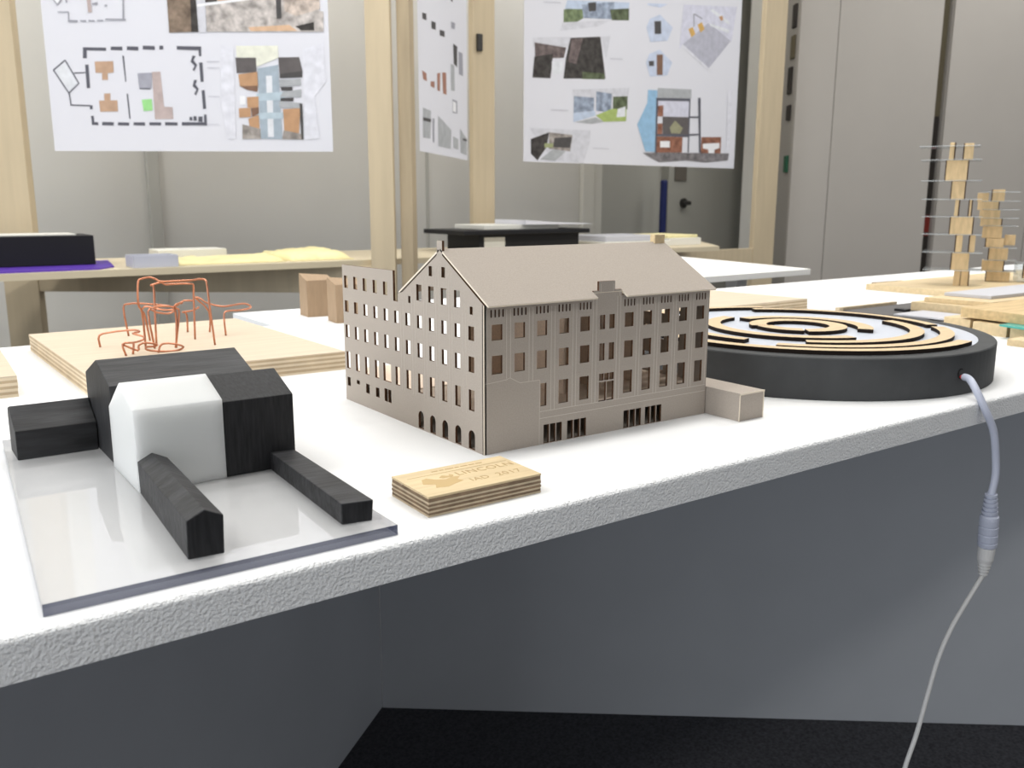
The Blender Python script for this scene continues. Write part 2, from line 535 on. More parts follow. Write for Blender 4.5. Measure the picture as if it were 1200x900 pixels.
INKS = {'ink': (78, 78, 88), 'ink2': (62, 60, 60), 'line': (196, 196, 206), 'line2': (150, 150, 160), 'pale': (222, 224, 230), 'pale2': (206, 206, 214),
        'tan': (186, 150, 122), 'tan2': (184, 138, 100), 'tan3': (208, 170, 136), 'cool': (156, 156, 168), 'mauve': (182, 164, 160), 'green': (146, 214, 130),
        'haze': (221, 221, 230), 'cream': (230, 230, 214), 'glass': (156, 170, 182), 'glass2': (176, 194, 206), 'slate': (84, 78, 78), 'brown': (116, 84, 66),
        'white': (238, 238, 242), 'grey': (166, 168, 172), 'greyb': (146, 138, 132), 'brick': (118, 100, 84), 'dark2': (50, 46, 44), 'stone': (182, 174, 170),
        'stone2': (196, 180, 168), 'leaf': (104, 120, 84), 'leafd': (76, 86, 60), 'skyb': (186, 200, 222), 'bluegrey': (138, 150, 170), 'plum': (96, 84, 82),
        'lime': (158, 178, 98), 'lime2': (150, 158, 110), 'hexb': (194, 204, 226), 'lav': (208, 208, 224), 'slab': (176, 176, 190), 'orange': (206, 160, 84),
        'sky': (140, 182, 216), 'rust': (134, 84, 64), 'rust2': (156, 108, 90), 'olive': (146, 144, 112), 'ground': (110, 106, 108)}
def INK(c):
    return mat('print_' + c, tuple(int(v * 0.86 + 205 * 0.14) for v in INKS[c]), 0.8, spec=0.2, var=0.0 if c in ('line', 'line2', 'white', 'ink') else 0.45 if c in ('dark2', 'stone', 'stone2', 'brick', 'plum', 'leaf', 'leafd', 'bluegrey', 'ground', 'greyb', 'rust') else 0.10, scale=38)
PRINT_LEFT = [
    ('ink', [(112,297),(180,296),(180,287),(111,288)]),
    ('ink', [(194,299),(228,299),(228,288),(193,289)]),
    ('ink', [(242,300),(276,299),(275,288),(241,289)]),
    ('ink', [(289,302),(324,301),(324,290),(288,291)]),
    ('ink', [(338,302),(349,302),(349,291),(337,291)]),
    ('ink', [(112,296),(123,296),(121,266),(109,266)]),
    ('ink', [(119,84),(138,84),(138,75),(118,76)]),
    ('ink', [(150,85),(185,84),(184,74),(149,75)]),
    ('ink', [(197,84),(231,83),(230,74),(196,75)]),
    ('ink', [(244,84),(278,84),(278,74),(243,75)]),
    ('ink', [(291,84),(327,84),(326,75),(291,75)]),
    ('ink', [(338,85),(376,84),(375,75),(338,75)]),
    ('ink', [(389,85),(413,84),(412,75),(388,75)]),
    ('ink', [(114,248),(124,248),(123,182),(113,181)]),
    ('ink', [(117,132),(126,132),(125,121),(117,121)]),
    ('ink', [(118,102),(126,102),(127,77),(119,77)]),
    ('ink', [(226,274),(231,273),(232,200),(229,200)]),
    ('ink', [(230,166),(234,166),(236,94),(232,95)]),
    ('ink', [(20,231),(57,259),(55,262),(18,234)]),
    ('ink', [(55,259),(89,194),(92,196),(58,261)]),
    ('ink', [(17,232),(58,164),(61,166),(20,234)]),
    ('ink', [(57,168),(60,131),(64,131),(61,168)]),
    ('ink', [(59,131),(122,129),(123,133),(60,135)]),
    ('ink', [(79,222),(113,224),(113,227),(79,226)]),
    ('ink', [(60,166),(92,194),(90,196),(58,169)]),
    ('pale', [(24,231),(55,253),(85,196),(60,174)]),
    ('tan', [(143,257),(198,258),(197,226),(179,224),(178,205),(161,205),(162,225),(143,225)]),
    ('tan', [(146,146),(162,146),(163,166),(182,167),(180,147),(201,147),(200,115),(147,114)]),
    ('cool', [(267,224),(310,226),(306,181),(269,181)]),
    ('mauve', [(310,228),(335,229),(339,129),(364,128),(364,94),(309,93)]),
    ('green', [(274,149),(304,151),(304,118),(277,116)]),
    ('ink', [(270,182),(302,182),(302,178),(270,179)]),
    ('ink', [(389,301),(461,300),(460,289),(389,291)]),
    ('ink', [(389,85),(464,84),(464,75),(389,76)]),
    ('ink', [(452,300),(461,300),(460,273),(453,273)]),
    ('ink', [(452,255),(462,255),(462,201),(453,200)]),
    ('ink', [(454,176),(463,177),(464,123),(455,123)]),
    ('ink', [(457,107),(464,107),(464,76),(455,76)]),
    ('ink', [(434,275),(443,273),(436,262),(446,248),(436,231),(431,234),(438,246),(427,257)]),
    ('ink', [(434,206),(443,205),(437,193),(446,180),(437,162),(431,166),(439,178),(428,188)]),
    ('ink', [(413,100),(421,100),(421,89),(412,90)]),
    ('ink', [(425,102),(434,102),(434,89),(424,89)]),
    ('ink', [(440,101),(452,101),(451,85),(438,86)]),
    ('line', [(474,260),(512,259),(512,256),(474,257)]),
    ('line', [(475,242),(511,241),(511,239),(475,239)]),
    ('line', [(472,160),(507,159),(506,157),(472,158)]),
    ('line', [(464,80),(500,79),(500,77),(464,78)]),
    ('haze', [(520,303),(556,297),(549,38),(523,36),(510,142)]),
    ('haze', [(761,294),(823,309),(825,200),(789,159),(800,39),(756,35)]),
    ('cream', [(564,302),(687,303),(688,269),(624,244),(564,271)]),
    ('glass', [(624,239),(686,249),(688,36),(624,37)]),
    ('pale', [(648,218),(666,218),(663,42),(645,42)]),
    ('glass2', [(617,167),(702,173),(701,150),(615,146)]),
    ('glass2', [(618,112),(698,114),(697,96),(617,94)]),
    ('slate', [(560,269),(621,269),(621,228),(562,225)]),
    ('slate', [(687,270),(749,271),(757,232),(689,223)]),
    ('ink2', [(689,223),(757,232),(756,214),(689,211)]),
    ('tan2', [(566,222),(623,229),(623,190),(569,188)]),
    ('brown', [(569,188),(623,190),(620,172),(589,178)]),
    ('tan2', [(588,157),(623,159),(621,125),(588,128)]),
    ('white', [(567,160),(585,160),(584,136),(566,135)]),
    ('tan2', [(562,125),(598,127),(597,100),(562,98)]),
    ('tan2', [(589,95),(621,107),(621,66),(592,66)]),
    ('greyb', [(570,79),(623,66),(624,37),(568,36)]),
    ('brown', [(599,126),(622,128),(621,110),(600,100)]),
    ('grey', [(686,207),(751,210),(752,191),(688,187)]),
    ('ink2', [(690,186),(726,187),(725,175),(692,176)]),
    ('grey', [(697,173),(752,180),(750,157),(686,158)]),
    ('ink2', [(688,155),(727,156),(726,145),(688,146)]),
    ('grey', [(684,145),(749,141),(748,126),(685,127)]),
    ('tan2', [(694,123),(746,126),(739,53),(695,57)]),
    ('greyb', [(693,62),(749,51),(749,35),(688,36)]),
    ('ink2', [(744,139),(753,139),(752,35),(745,35)]),
    ('brick', [(370,456),(439,455),(436,340),(370,338)]),
    ('dark2', [(439,455),(454,454),(456,340),(435,340)]),
    ('pale2', [(455,454),(482,454),(479,340),(459,339)]),
    ('dark2', [(482,454),(518,453),(516,425),(482,422)]),
    ('tan3', [(518,453),(699,451),(688,445),(518,426)]),
    ('stone', [(482,415),(698,440),(826,397),(824,342),(481,341)]),
    ('stone2', [(714,448),(816,449),(816,405),(746,385),(711,399)]),
    ('ink2', [(688,443),(704,444),(702,378),(688,377)]),
    ('ink2', [(564,453),(574,453),(565,435),(557,435)]),
    ('white', [(456,417),(709,448),(708,441),(457,410)]),
    ('tan3', [(603,354),(724,361),(748,344),(610,343)]),
    ('dark2', [(742,357),(797,369),(797,346),(759,345)]),
    ('line2', [(76,373),(104,372),(104,366),(75,367)]),
    ('line2', [(112,372),(129,372),(129,367),(112,368)]),
    ('line2', [(136,373),(154,372),(154,368),(136,368)]),
    ('line2', [(161,373),(179,373),(179,369),(161,369)]),
    ('line2', [(186,377),(246,376),(245,371),(185,372)]),
    ('line2', [(243,458),(247,458),(241,375),(236,375)]),
    ('line2', [(78,396),(81,396),(79,368),(76,368)]),
    ('line2', [(77,460),(81,460),(78,420),(74,420)]),
    ('line2', [(48,396),(80,396),(79,393),(48,393)]),
    ('line2', [(136,452),(145,452),(145,451),(135,451)]),
    ('mauve', [(136,451),(146,451),(148,394),(137,393)]),
    ('line2', [(28,442),(47,457),(63,426),(48,412)]),
    ('white', [(32,441),(46,452),(58,426),(49,417)]),
    ('line2', [(187,415),(194,415),(194,410),(187,410)]),
    ('line2', [(151,419),(167,422),(167,415),(152,414)]),
]
PRINT_SLANTED = [
    ('ink2', [(54,426),(102,431),(102,411),(53,407)]),
    ('ink2', [(161,420),(217,425),(217,402),(161,397)]),
    ('ink2', [(267,412),(333,418),(334,399),(267,393)]),
    ('rust2', [(40,250),(90,248),(97,224),(51,225)]),
    ('rust2', [(141,229),(192,235),(191,213),(140,214)]),
    ('rust2', [(225,265),(268,273),(261,211),(225,211)]),
    ('rust2', [(293,277),(349,284),(351,210),(302,209)]),
    ('ink2', [(454,397),(516,397),(512,324),(461,330)]),
    ('line2', [(535,383),(600,386),(605,305),(539,303)]),
    ('grey', [(414,323),(469,324),(473,236),(417,232)]),
    ('line2', [(436,204),(508,205),(510,160),(438,157)]),
    ('white', [(441,198),(488,197),(489,163),(443,163)]),
    ('grey', [(43,137),(139,136),(129,46),(39,44)]),
    ('ink2', [(42,107),(138,110),(138,99),(41,97)]),
    ('line2', [(157,113),(183,115),(177,36),(156,38)]),
    ('grey', [(230,128),(295,118),(414,94),(403,29),(230,28)]),
    ('grey', [(441,75),(520,70),(522,32),(443,34)]),
    ('grey', [(550,111),(585,100),(660,80),(657,18),(555,23)]),
    ('ink2', [(594,79),(660,78),(661,71),(594,70)]),
    ('ink2', [(423,558),(452,563),(453,537),(429,536)]),
    ('line2', [(426,467),(488,472),(481,450),(432,445)]),
]
PRINT_RIGHT = [
    ('leaf', [(201,611),(297,642),(307,590),(274,572),(201,562)]),
    ('skyb', [(219,650),(564,682),(559,650),(207,615)]),
    ('bluegrey', [(297,642),(475,674),(475,604),(307,590)]),
    ('leafd', [(453,641),(562,658),(563,609),(464,599)]),
    ('pale2', [(195,559),(464,601),(386,565),(184,527)]),
    ('ink2', [(330,653),(375,661),(375,626),(336,619)]),
    ('pale2', [(43,487),(239,509),(228,470),(47,451)]),
    ('plum', [(53,469),(217,465),(205,423),(56,407)]),
    ('dark2', [(239,505),(402,526),(436,359),(204,341),(216,424)]),
    ('plum', [(245,501),(307,510),(272,405),(229,410)]),
    ('dark2', [(52,414),(149,435),(136,337),(43,333)]),
    ('leafd', [(306,376),(431,379),(431,355),(306,347)]),
    ('pale', [(142,405),(199,408),(198,359),(147,353)]),
    ('pale2', [(406,526),(459,536),(436,437)]),
    ('pale2', [(254,301),(578,331),(567,287),(260,271)]),
    ('bluegrey', [(262,275),(374,276),(374,222),(261,207)]),
    ('skyb', [(261,207),(379,222),(385,203),(261,169)]),
    ('bluegrey', [(385,303),(476,299),(471,221),(385,222)]),
    ('leafd', [(482,287),(567,295),(568,239),(482,236)]),
    ('lime', [(385,203),(476,236),(562,239),(562,188),(431,179)]),
    ('pale', [(511,237),(556,251),(556,207),(505,202)]),
    ('grey', [(270,169),(385,195),(431,179),(362,167)]),
    ('pale2', [(29,135),(356,140),(356,94),(321,2),(153,10)]),
    ('dark2', [(37,91),(132,122),(120,62),(72,6),(38,32)]),
    ('greyb', [(132,122),(258,116),(246,48),(131,55)]),
    ('ink2', [(160,100),(253,108),(246,63),(154,62)]),
    ('grey', [(84,10),(154,55),(223,48),(165,6)]),
    ('lime2', [(108,77),(154,77),(154,62),(108,58)]),
    ('line', [(139,215),(231,217),(231,212),(139,210)]),
    ('line', [(373,68),(465,68),(465,64),(373,64)]),
    ('line', [(459,445),(532,449),(532,444),(459,440)]),
    ('line', [(96,630),(185,638),(185,633),(96,625)]),
    ('hexb', [(667,591),(686,629),(747,654),(829,608),(799,549),(693,533)]),
    ('hexb', [(671,445),(690,483),(752,507),(834,459),(804,400),(697,387)]),
    ('ink2', [(713,622),(755,628),(759,574),(719,569)]),
    ('brown', [(735,483),(774,488),(776,400),(740,397)]),
    ('ink2', [(687,452),(719,456),(721,434),(691,431)]),
    ('hexb', [(670,692),(793,703),(749,683),(670,684)]),
    ('lav', [(893,713),(1250,745),(1223,587),(1063,652),(875,521)]),
    ('slab', [(897,543),(1058,652),(1217,589),(1075,454)]),
    ('haze', [(897,543),(1075,454),(1075,443),(884,534)]),
    ('orange', [(929,612),(957,624),(977,596),(951,578)]),
    ('orange', [(987,637),(1016,652),(1036,623),(1008,605)]),
    ('pale', [(1067,707),(1084,717),(1203,672),(1198,659)]),
    ('line2', [(956,681),(964,681),(968,628),(961,625)]),
    ('tan2', [(1129,687),(1151,695),(1158,677),(1141,671)]),
    ('line2', [(964,684),(1018,669),(1016,663),(964,677)]),
    ('pale', [(1063,652),(1204,638),(1199,622),(1075,640)]),
    ('sky', [(689,330),(747,332),(748,62),(684,62),(629,177),(687,275)]),
    ('grey', [(749,342),(964,351),(966,310),(749,301)]),
    ('ink', [(747,299),(960,310),(960,297),(747,287)]),
    ('lav', [(755,287),(955,297),(956,226),(756,219)]),
    ('slate', [(785,220),(956,226),(959,144),(790,140)]),
    ('ink', [(752,143),(964,149),(965,137),(752,133)]),
    ('rust', [(753,265),(787,270),(788,221),(754,219)]),
    ('rust', [(755,188),(786,190),(786,144),(755,141)]),
    ('rust', [(752,131),(919,135),(918,65),(753,60)]),
    ('white', [(775,111),(836,114),(837,85),(776,83)]),
    ('olive', [(832,173),(865,207),(918,175),(901,150),(844,149)]),
    ('ink', [(952,307),(961,307),(964,67),(956,67)]),
    ('ink', [(1011,316),(1028,318),(1045,68),(1033,68)]),
    ('ink', [(962,230),(1025,234),(1025,226),(962,223)]),
    ('ink', [(964,151),(1033,155),(1033,148),(964,143)]),
    ('ink', [(741,299),(753,299),(753,58),(743,58)]),
    ('rust', [(1045,140),(1182,146),(1183,69),(1045,65)]),
    ('white', [(1057,110),(1172,118),(1173,94),(1139,85),(1139,68),(1099,68),(1095,85),(1058,89)]),
    ('ground', [(667,56),(828,62),(1243,71),(1238,39),(1083,24),(944,30),(771,17)]),
    ('haze', [(1214,367),(1245,371),(1248,78),(1220,78)]),
]

poster('pinned_sheet', 'white sheet with a large floor plan and a cutaway view of two towers', (0.4917, 3.070, 0.325), (0.8163, -0.5777, 0), 0.839, 1.19, PRINT_LEFT, 0)
poster('pinned_sheet', 'narrow white sheet turned almost edge-on between two posts', (1.466, 2.566, 0.336), (0.4827, 0.471, 0), 0.674, 0.95, PRINT_SLANTED, 0)
poster('pinned_sheet', 'white sheet with collages, an axonometric and a blue section drawing', (2.2356, 3.06, 0.340), (1, 0, 0), 1.285, 1.3, PRINT_RIGHT, 0)

# ------------------------------------------------------------------ things on the shelf
o = tag(obj('purple_card', loft([(0.15, 2.548, 0), (0.49, 2.56, 0), (0.54, 2.63, 0), (0.58, 2.90, 0), (0.15, 2.90, 0)], [(0.15, 2.548, 0.004), (0.49, 2.56, 0.004), (0.54, 2.63, 0.004), (0.58, 2.90, 0.004), (0.15, 2.90, 0.004)]), PURPLE), 'purple card lying on the shelf under the black box', 'card')
bb = thing('black_box', 'long black box on purple card with white paper on top', 'box', (0.10, 2.72, 0.0045))
obj('body', box(-0.15, 0.412, 0, 0.16, 0, 0.080, 0.002), BLACK, bb)
tag(obj('loose_paper', box(0.0, 0.47, 2.73, 2.86, 0.0848, 0.0885, 0.001), PAPER2), 'loose white paper on the black box over the purple card', 'paper')
cb = thing('plastic_tray', 'milky plastic tray on the shelf beside the yellow paper', 'tray', (0.575, 2.56, 0.0))
for a in ((0, 0.118, 0, 0.09, 0, 0.003), (0, 0.118, 0, 0.003, 0.003, 0.033), (0, 0.118, 0.087, 0.09, 0.003, 0.033), (0, 0.003, 0.003, 0.087, 0.003, 0.033), (0.115, 0.118, 0.003, 0.087, 0.003, 0.033)):
    obj('base' if a[5] == 0.003 else 'side', box(*a, 0.0008), CLEAR_PLASTIC, cb)
# crumpled yellow tracing paper: a low irregular heap
def heap(x0, x1, y0, y1, hf, nx=26, ny=10, amp=0.012, seed=1):
    bm = bmesh.new()
    top = [[bm.verts.new((x0 + (x1 - x0) * i / nx, y0 + (y1 - y0) * j / ny + 0.006 * noise.noise((i * .7, j * .5, seed)),
            0.001 + max(0.0015, (hf(i / nx, j / ny) + amp * noise.noise((i * .55, j * .6, seed + 4))) * (1 if 0 < j < ny and 0 < i < nx else 0.1)))) for i in range(nx + 1)] for j in range(ny + 1)]
    for j in range(ny):
        for i in range(nx):
            bm.faces.new((top[j][i], top[j][i + 1], top[j + 1][i + 1], top[j + 1][i]))
    r = bmesh.ops.extrude_face_region(bm, geom=list(bm.faces))
    for v in [g for g in r['geom'] if isinstance(g, bmesh.types.BMVert)]:
        v.co.z = 0.0
    return bm
o = tag(obj('tracing_paper', heap(0.70, 1.02, 2.60, 2.86, lambda u, v: 0.008 + 0.008 * u * math.sin(math.pi * v), amp=0.006), YELLOW, smooth=True), 'crumpled yellow tracing paper lying along the shelf', 'paper')
o = tag(obj('paper_roll', heap(1.04, 1.24, 2.60, 2.90, lambda u, v: 0.010 + 0.030 * math.sin(math.pi * v) ** 0.5 * (0.25 + 0.75 * u) * (1 - u ** 6), 22, 12, 0.008, 9), YELLOW, smooth=True), 'puffed up yellow tracing paper at the end of the crumpled paper', 'paper')
tag(obj('white_sheet', box(0.72, 0.93, 2.875, 2.99, 0.0, 0.030, 0.002), PAPER2), 'pale pad of paper behind the yellow tracing paper', 'paper')
kb = thing('archive_box', 'black archive box with an overhanging lid and white label', 'box', (1.78, 2.70, 0.0))
obj('body', box(0.0, 0.46, 0.0, 0.22, 0, 0.062, 0.002), BLACK, kb)
obj('lid', box(-0.085, 0.49, -0.03, 0.25, 0.0621, 0.078, 0.002), BLACK, kb)
obj('label', box(0.02, 0.11, -0.002, -0.0004, 0.008, 0.052), PAPER2, kb)
tag(obj('paper_stack', box(1.80, 2.14, 2.70, 2.90, 0.0785, 0.095, 0.002), PAPER2), 'flat stack of white papers on the black archive box', 'paper')
tag(obj('curled_sheet', loft([(1.97, 2.68, 0.0955), (2.24, 2.66, 0.0955), (2.27, 2.66, 0.0955), (2.24, 2.66, 0.099), (2.10, 2.67, 0.104), (1.97, 2.68, 0.112)], [(1.97, 2.88, 0.0955), (2.24, 2.88, 0.0955), (2.27, 2.88, 0.0955), (2.24, 2.88, 0.099), (2.10, 2.88, 0.104), (1.97, 2.88, 0.112)]), PAPER), 'curled white sheets lying over the stack on the black box', 'paper')
for k, (x0, x1, y0, z0, z1, mt, lb) in enumerate(((2.34, 2.70, 2.66, 0, 0.024, PAPER2, 'white document pile beside the archive box, bottom of the stack'), (2.36, 2.66, 2.68, 0.0243, 0.045, LIGHT_BOARD, 'pale grey folder pile on the white document pile'), (2.71, 2.90, 2.68, 0, 0.03, PAPER2, 'off-white paper pad next to the taller document pile'), (2.72, 2.90, 2.70, 0.0303, 0.042, YELLOW, 'pale yellow notepad on the off-white paper pad'))):
    tag(obj('document_pile', box(x0, x1, y0, y0 + 0.22, z0, z1, 0.002), mt), lb, 'papers', 'paper piles on the shelf')

# second white table beyond the gap
wt = thing('side_table', 'thin-topped white table beyond the gap behind the big table', 'table', (1.3, 1.50, 0))
obj('table_top', loft([(0, 0, -0.016), (0.80, 0.035, -0.016), (0.80, 0.035, 0), (0, 0, 0)], [(0, 0.7, -0.016), (0.92, 0.7, -0.016), (0.92, 0.7, 0), (0, 0.7, 0)], 0.001), WHITE_CARD, wt)
for lx, ly in ((0.08, 0.12), (0.6, 0.12), (0.08, 0.6), (0.6, 0.6)):
    obj('leg', box(lx, lx + 0.04, ly, ly + 0.04, FLOOR, -0.016, 0.002), WHITE_CARD, wt)
tag(obj('card_block', box(1.83, 1.96, 1.98, 2.10, 0, 0.02, 0.001), WHITE_CARD), 'low white card block on the thin-topped white table', 'block')

# ------------------------------------------------------------------ the big white table
tb = thing('exhibition_table', 'large white table with a thick rough-painted front edge', 'table', (0, 0, 0))
FY = 0.404
prof_out = [(-0.9, FY), (2.95, FY), (2.95, 1.31), (1.2, 1.285), (1.2, 1.444), (0.471, 1.444), (0.471, 1.265), (-0.9, 1.25)]
bm = prism(prof_out, lambda u, v, w: (u, v, w), -0.021, 0.0)
bmesh.ops.recalc_face_normals(bm, faces=bm.faces)
es = [e for e in bm.edges if abs(e.verts[0].co.z - e.verts[1].co.z) < 1e-5 and all(abs(v.co.y - FY) < 1e-4 for v in e.verts)]
bmesh.ops.bevel(bm, geom=[e for e in es if e.verts[0].co.z > -0.01], offset=0.0035, segments=4, profile=0.5, affect='EDGES')
for f in bm.faces:
    c = f.calc_center_median()
    f.material_index = 1 if c.y < FY + 0.0025 else 0
obj('table_top', bm, [WHITE_TOP, WHITE_PAINT], tb)
def slab(a, b, t, z0, z1):
    a, b = Vector((a[0], a[1], 0)), Vector((b[0], b[1], 0))
    n = Vector((-(b - a).y, (b - a).x, 0)).normalized() * t
    q = [a, b, b + n, a + n]
    return prism([(p.x, p.y) for p in q], lambda u, v, w: (u, v, w), z0, z1)
obj('support_panel', slab((0.634, 1.2715), (1.72, 0.391 + 0.03), 0.02, FLOOR + 0.001, -0.0215), PANEL_GREY, tb)
obj('support_panel', slab((-0.10, 0.659), (0.6345, 1.2745), 0.02, FLOOR + 0.001, -0.0215), PANEL_GREY, tb)
# ------------------------------------------------------------------ grey card building
BX, BY = 0.345, 0.5183
bld = thing('card_building', 'grey laser-cut card model of a four-storey warehouse with a pitched roof', 'model building', (BX, BY, 0))
T = 0.002
WF, DG, DW = 0.2295, 0.1175, 0.2300       # front length, gable depth, whole side length
EAVE, RIDGE = 0.1085, 0.1415
front = lambda u, v, w: (u, w + T / 2, v)             # sheet in the X-Z plane, outside face at y = 0
side = lambda u, v, w: (w + T / 2, u, v)
PITCH = [0.0067, 0.0267, 0.0469, 0.0677, 0.0881, None, 0.1334, 0.1535, 0.1736, 0.1937, 0.2142]
WW = 0.0092
holes = []
for k, x in enumerate(PITCH):
    if x is None:
        for a in (0.1075, 0.1173):
            holes += [rect(a, a + 0.0053, 0.0831, 0.0942), rect(a, a + 0.0053, 0.0586, 0.0720)]
    else:
        holes += [rect(x, x + WW, 0.0831, 0.0943), rect(x, x + WW, 0.0586, 0.0720)]
        if k >= 3:
            holes.append(rect(x, x + WW, 0.0298, 0.0479))
        elif k == 2:
            holes.append(rect(x + 0.0036, x + WW, 0.0298, 0.0472))
    cxk = 0.1149 if x is None else x + WW / 2
    if x is not None:
        for q in range(4):
            u = cxk - 0.0056 + q * 0.0034
            holes.append(rect(u, u + 0.0012, 0.0995, 0.1050))
for q in range(3):
    holes.append(rect(0.1079 + q * 0.0053, 0.1079 + q * 0.0053 + 0.0046, 0.0425, 0.0481))
for q in range(2):
    holes.append(rect(0.1079 + q * 0.0080, 0.1079 + q * 0.0080 + 0.0073, 0.0258, 0.0413))
for x0, x1 in ((0.0537, 0.0712), (0.0765, 0.0954), (0.1347, 0.1539), (0.1584, 0.177)):
    w3 = (x1 - x0 - 0.0018) / 3
    for q in range(3):
        u = x0 + q * (w3 + 0.0009)
        holes.append(rect(u, u + w3, 0.0006, 0.0150))
rim = [(0, 0), (WF, 0), (WF, EAVE), (0.1297, EAVE), (0.1291, 0.1133), (0.1222, 0.1133), (0.1221, 0.1201), (0.1058, 0.1201), (0.1058, 0.1131), (0.1003, 0.1131), (0.1003, EAVE), (0, EAVE)]
sheet('front_wall', [rim] + holes, T, front, [CARD, BURNT], bld)
# side wall with gable, slot and lower wing
SC = [0.0163, 0.0351, 0.0539, 0.0725, 0.0910, 0.1100, 0.1288, 0.1474, 0.1662, 0.1852, 0.2038, 0.2226]
SW = 0.0037
holes = []
for j, y in enumerate(SC):
    holes.append(rect(y - SW, y + SW, 0.0818, 0.0920))
    holes.append(rect(y - SW, y + SW, 0.0585, 0.0700))
    holes.append(rect(y - SW - (0.0032 if j == 7 else 0), y + SW + (0.0032 if j == 7 else 0), 0.0300, 0.0455))
    if 1 <= j <= 4:
        holes.append(rect(y - SW - 0.0003, y + SW + 0.0003, 0.1037, 0.1163))
    if j >= 7:
        holes.append(rect(y - SW, y + SW, 0.1034, 0.1144))
holes += [rect(0.0141, 0.0180, 0.1005, 0.1062), rect(0.1048, 0.1082, 0.1005, 0.1060), rect(0.0515, 0.0566, 0.1242, 0.1320), rect(0.0703, 0.0753, 0.1240, 0.1316)]
holes += [rect(0.2196, 0.2258, 0.0137, 0.0218), rect(0.2007, 0.2068, 0.0183, 0.0218), rect(0.1816, 0.1883, 0.0132, 0.0215), rect(0.1629, 0.1694, 0.0132, 0.0214), rect(0.1410, 0.1467, 0.0124, 0.0235), rect(0.1475, 0.1532, 0.0124, 0.0235)]
arch_rims = []
for y in SC[:5]:
    pts = [(y - 0.0042, 0.0009), (y + 0.0042, 0.0009), (y + 0.0042, 0.0110)]
    pts += [(y + 0.0042 * math.cos(R(a)), 0.0110 + 0.0042 * math.sin(R(a))) for a in range(15, 180, 15)]
    pts += [(y - 0.0042, 0.0110)]
    holes.append(pts)
rim = [(0, 0), (DW, 0), (DW, 0.1238), (0.1335, 0.1245), (0.1335, 0.0998), (0.1255, 0.0998), (0.1255, 0.1065), (0.1175, 0.1085),
       (0.0628, 0.1405), (0.0628, 0.1512), (0.0553, 0.1512), (0.0553, 0.1405), (0.0, EAVE)]
sheet('side_wall', [rim] + holes, T, side, [CARD, BURNT], bld)
obj('corner_edge', box(-0.0004, 0.0004, -0.0004, 0.0004, 0, EAVE), CARD_EDGE, bld)
# rear and far walls, wing walls
CARD_IN = mat('card_inside_brightened', (232, 212, 192), 0.85, var=0.08, scale=500)  # card colour lifted to brighten the poorly lit interior
holes = []
for x in (0.1245, 0.141, 0.161, 0.190):
    for z0, z1 in ((0.0831, 0.0943), (0.0586, 0.0720), (0.0298, 0.0479)):
        holes.append(rect(x, x + WW, z0, z1))
sheet('rear_wall', [rect(0.060, WF - T, 0, EAVE)] + holes, T, lambda u, v, w: (u, DG - T / 2 + w, v), [CARD_IN, BURNT], bld)
holes = [rect(y - SW, y + SW, z0, z1) for y in SC[:6] for z0, z1 in ((0.0818, 0.0920), (0.0585, 0.0700), (0.0300, 0.0455))]
sheet('far_gable_wall', [[(T, 0), (DG - T * 1.5, 0), (DG - T * 1.5, EAVE - 0.002), (DG / 2, RIDGE - 0.003), (T, EAVE - 0.001)]] + holes, T, lambda u, v, w: (WF - T / 2 + w, u, v), [CARD, BURNT], bld)
obj('floor_slab', box(T, WF - T, T, DG - T, 0.0, 0.0006), CARD, bld)
obj('first_floor', box(T, WF - T, T, DG - T * 1.5, 0.0262, 0.0274), CARD_IN, bld)
obj('wing_floor', box(T, 0.075, DG, DW, 0.0262, 0.0274), CARD_IN, bld)
obj('wing_base_wall', box(0.073, 0.075, DG + 0.0005, DW, 0.0, 0.0262), CARD_IN, bld)
obj('wing_base_wall', box(T, 0.073, DW - T, DW, 0.0, 0.0262), CARD_IN, bld)
for ix in (0.098, 0.138, 0.180):
    obj('inner_wall', box(ix, ix + 0.002, T + 0.03, DG - T * 1.5, 0.0275, EAVE - 0.003), CARD_IN, bld)
# roof: two card slopes, the front one notched round the stepped parapet
sl = Vector((0, 0.0588 + 0.0055, RIDGE + 0.0022 - (EAVE - 0.0016)))
SL = sl.length
sl.normalize()
nn = Vector((0, -sl.z, sl.y))
e0 = Vector((0, -0.0055, EAVE - 0.0012))
rf = lambda u, v, w: tuple(Vector((u, 0, 0)) + e0 + sl * v + nn * w)
pts = [(0.0, 0), (0.1000, 0), (0.1000, 0.0068), (0.1300, 0.0068), (0.1300, 0), (WF + 0.001, 0), (WF + 0.001, SL), (0.0, SL)]
rb = prism(pts, rf, 0, 0.0014, 1)
obj('roof_front', rb, [CARD, CARD_EDGE], bld)
e1 = Vector((0, DG + 0.0055, EAVE - 0.0012))
sl2 = Vector((0, -sl.y, sl.z))
nn2 = Vector((0, sl.z, sl.y))
obj('roof_rear', prism([(0.0, 0), (WF + 0.001, 0), (WF + 0.001, SL - 0.001), (0.0, SL - 0.001)], lambda u, v, w: tuple(Vector((u, 0, 0)) + e1 + sl2 * v + nn2 * w), 0, 0.0014, 1), [CARD, CARD_EDGE], bld)
obj('chimney', box(0.2175, 0.2295, 0.0555, 0.0615, 0.140, 0.1515, 0.0003), mat('chimney_ply', (212, 190, 150), 0.7, var=0.1, scale=300), bld)
obj('chimney', box(0.036, 0.046, 0.100, 0.106, 0.119, 0.1360, 0.0003), BURNT, bld)
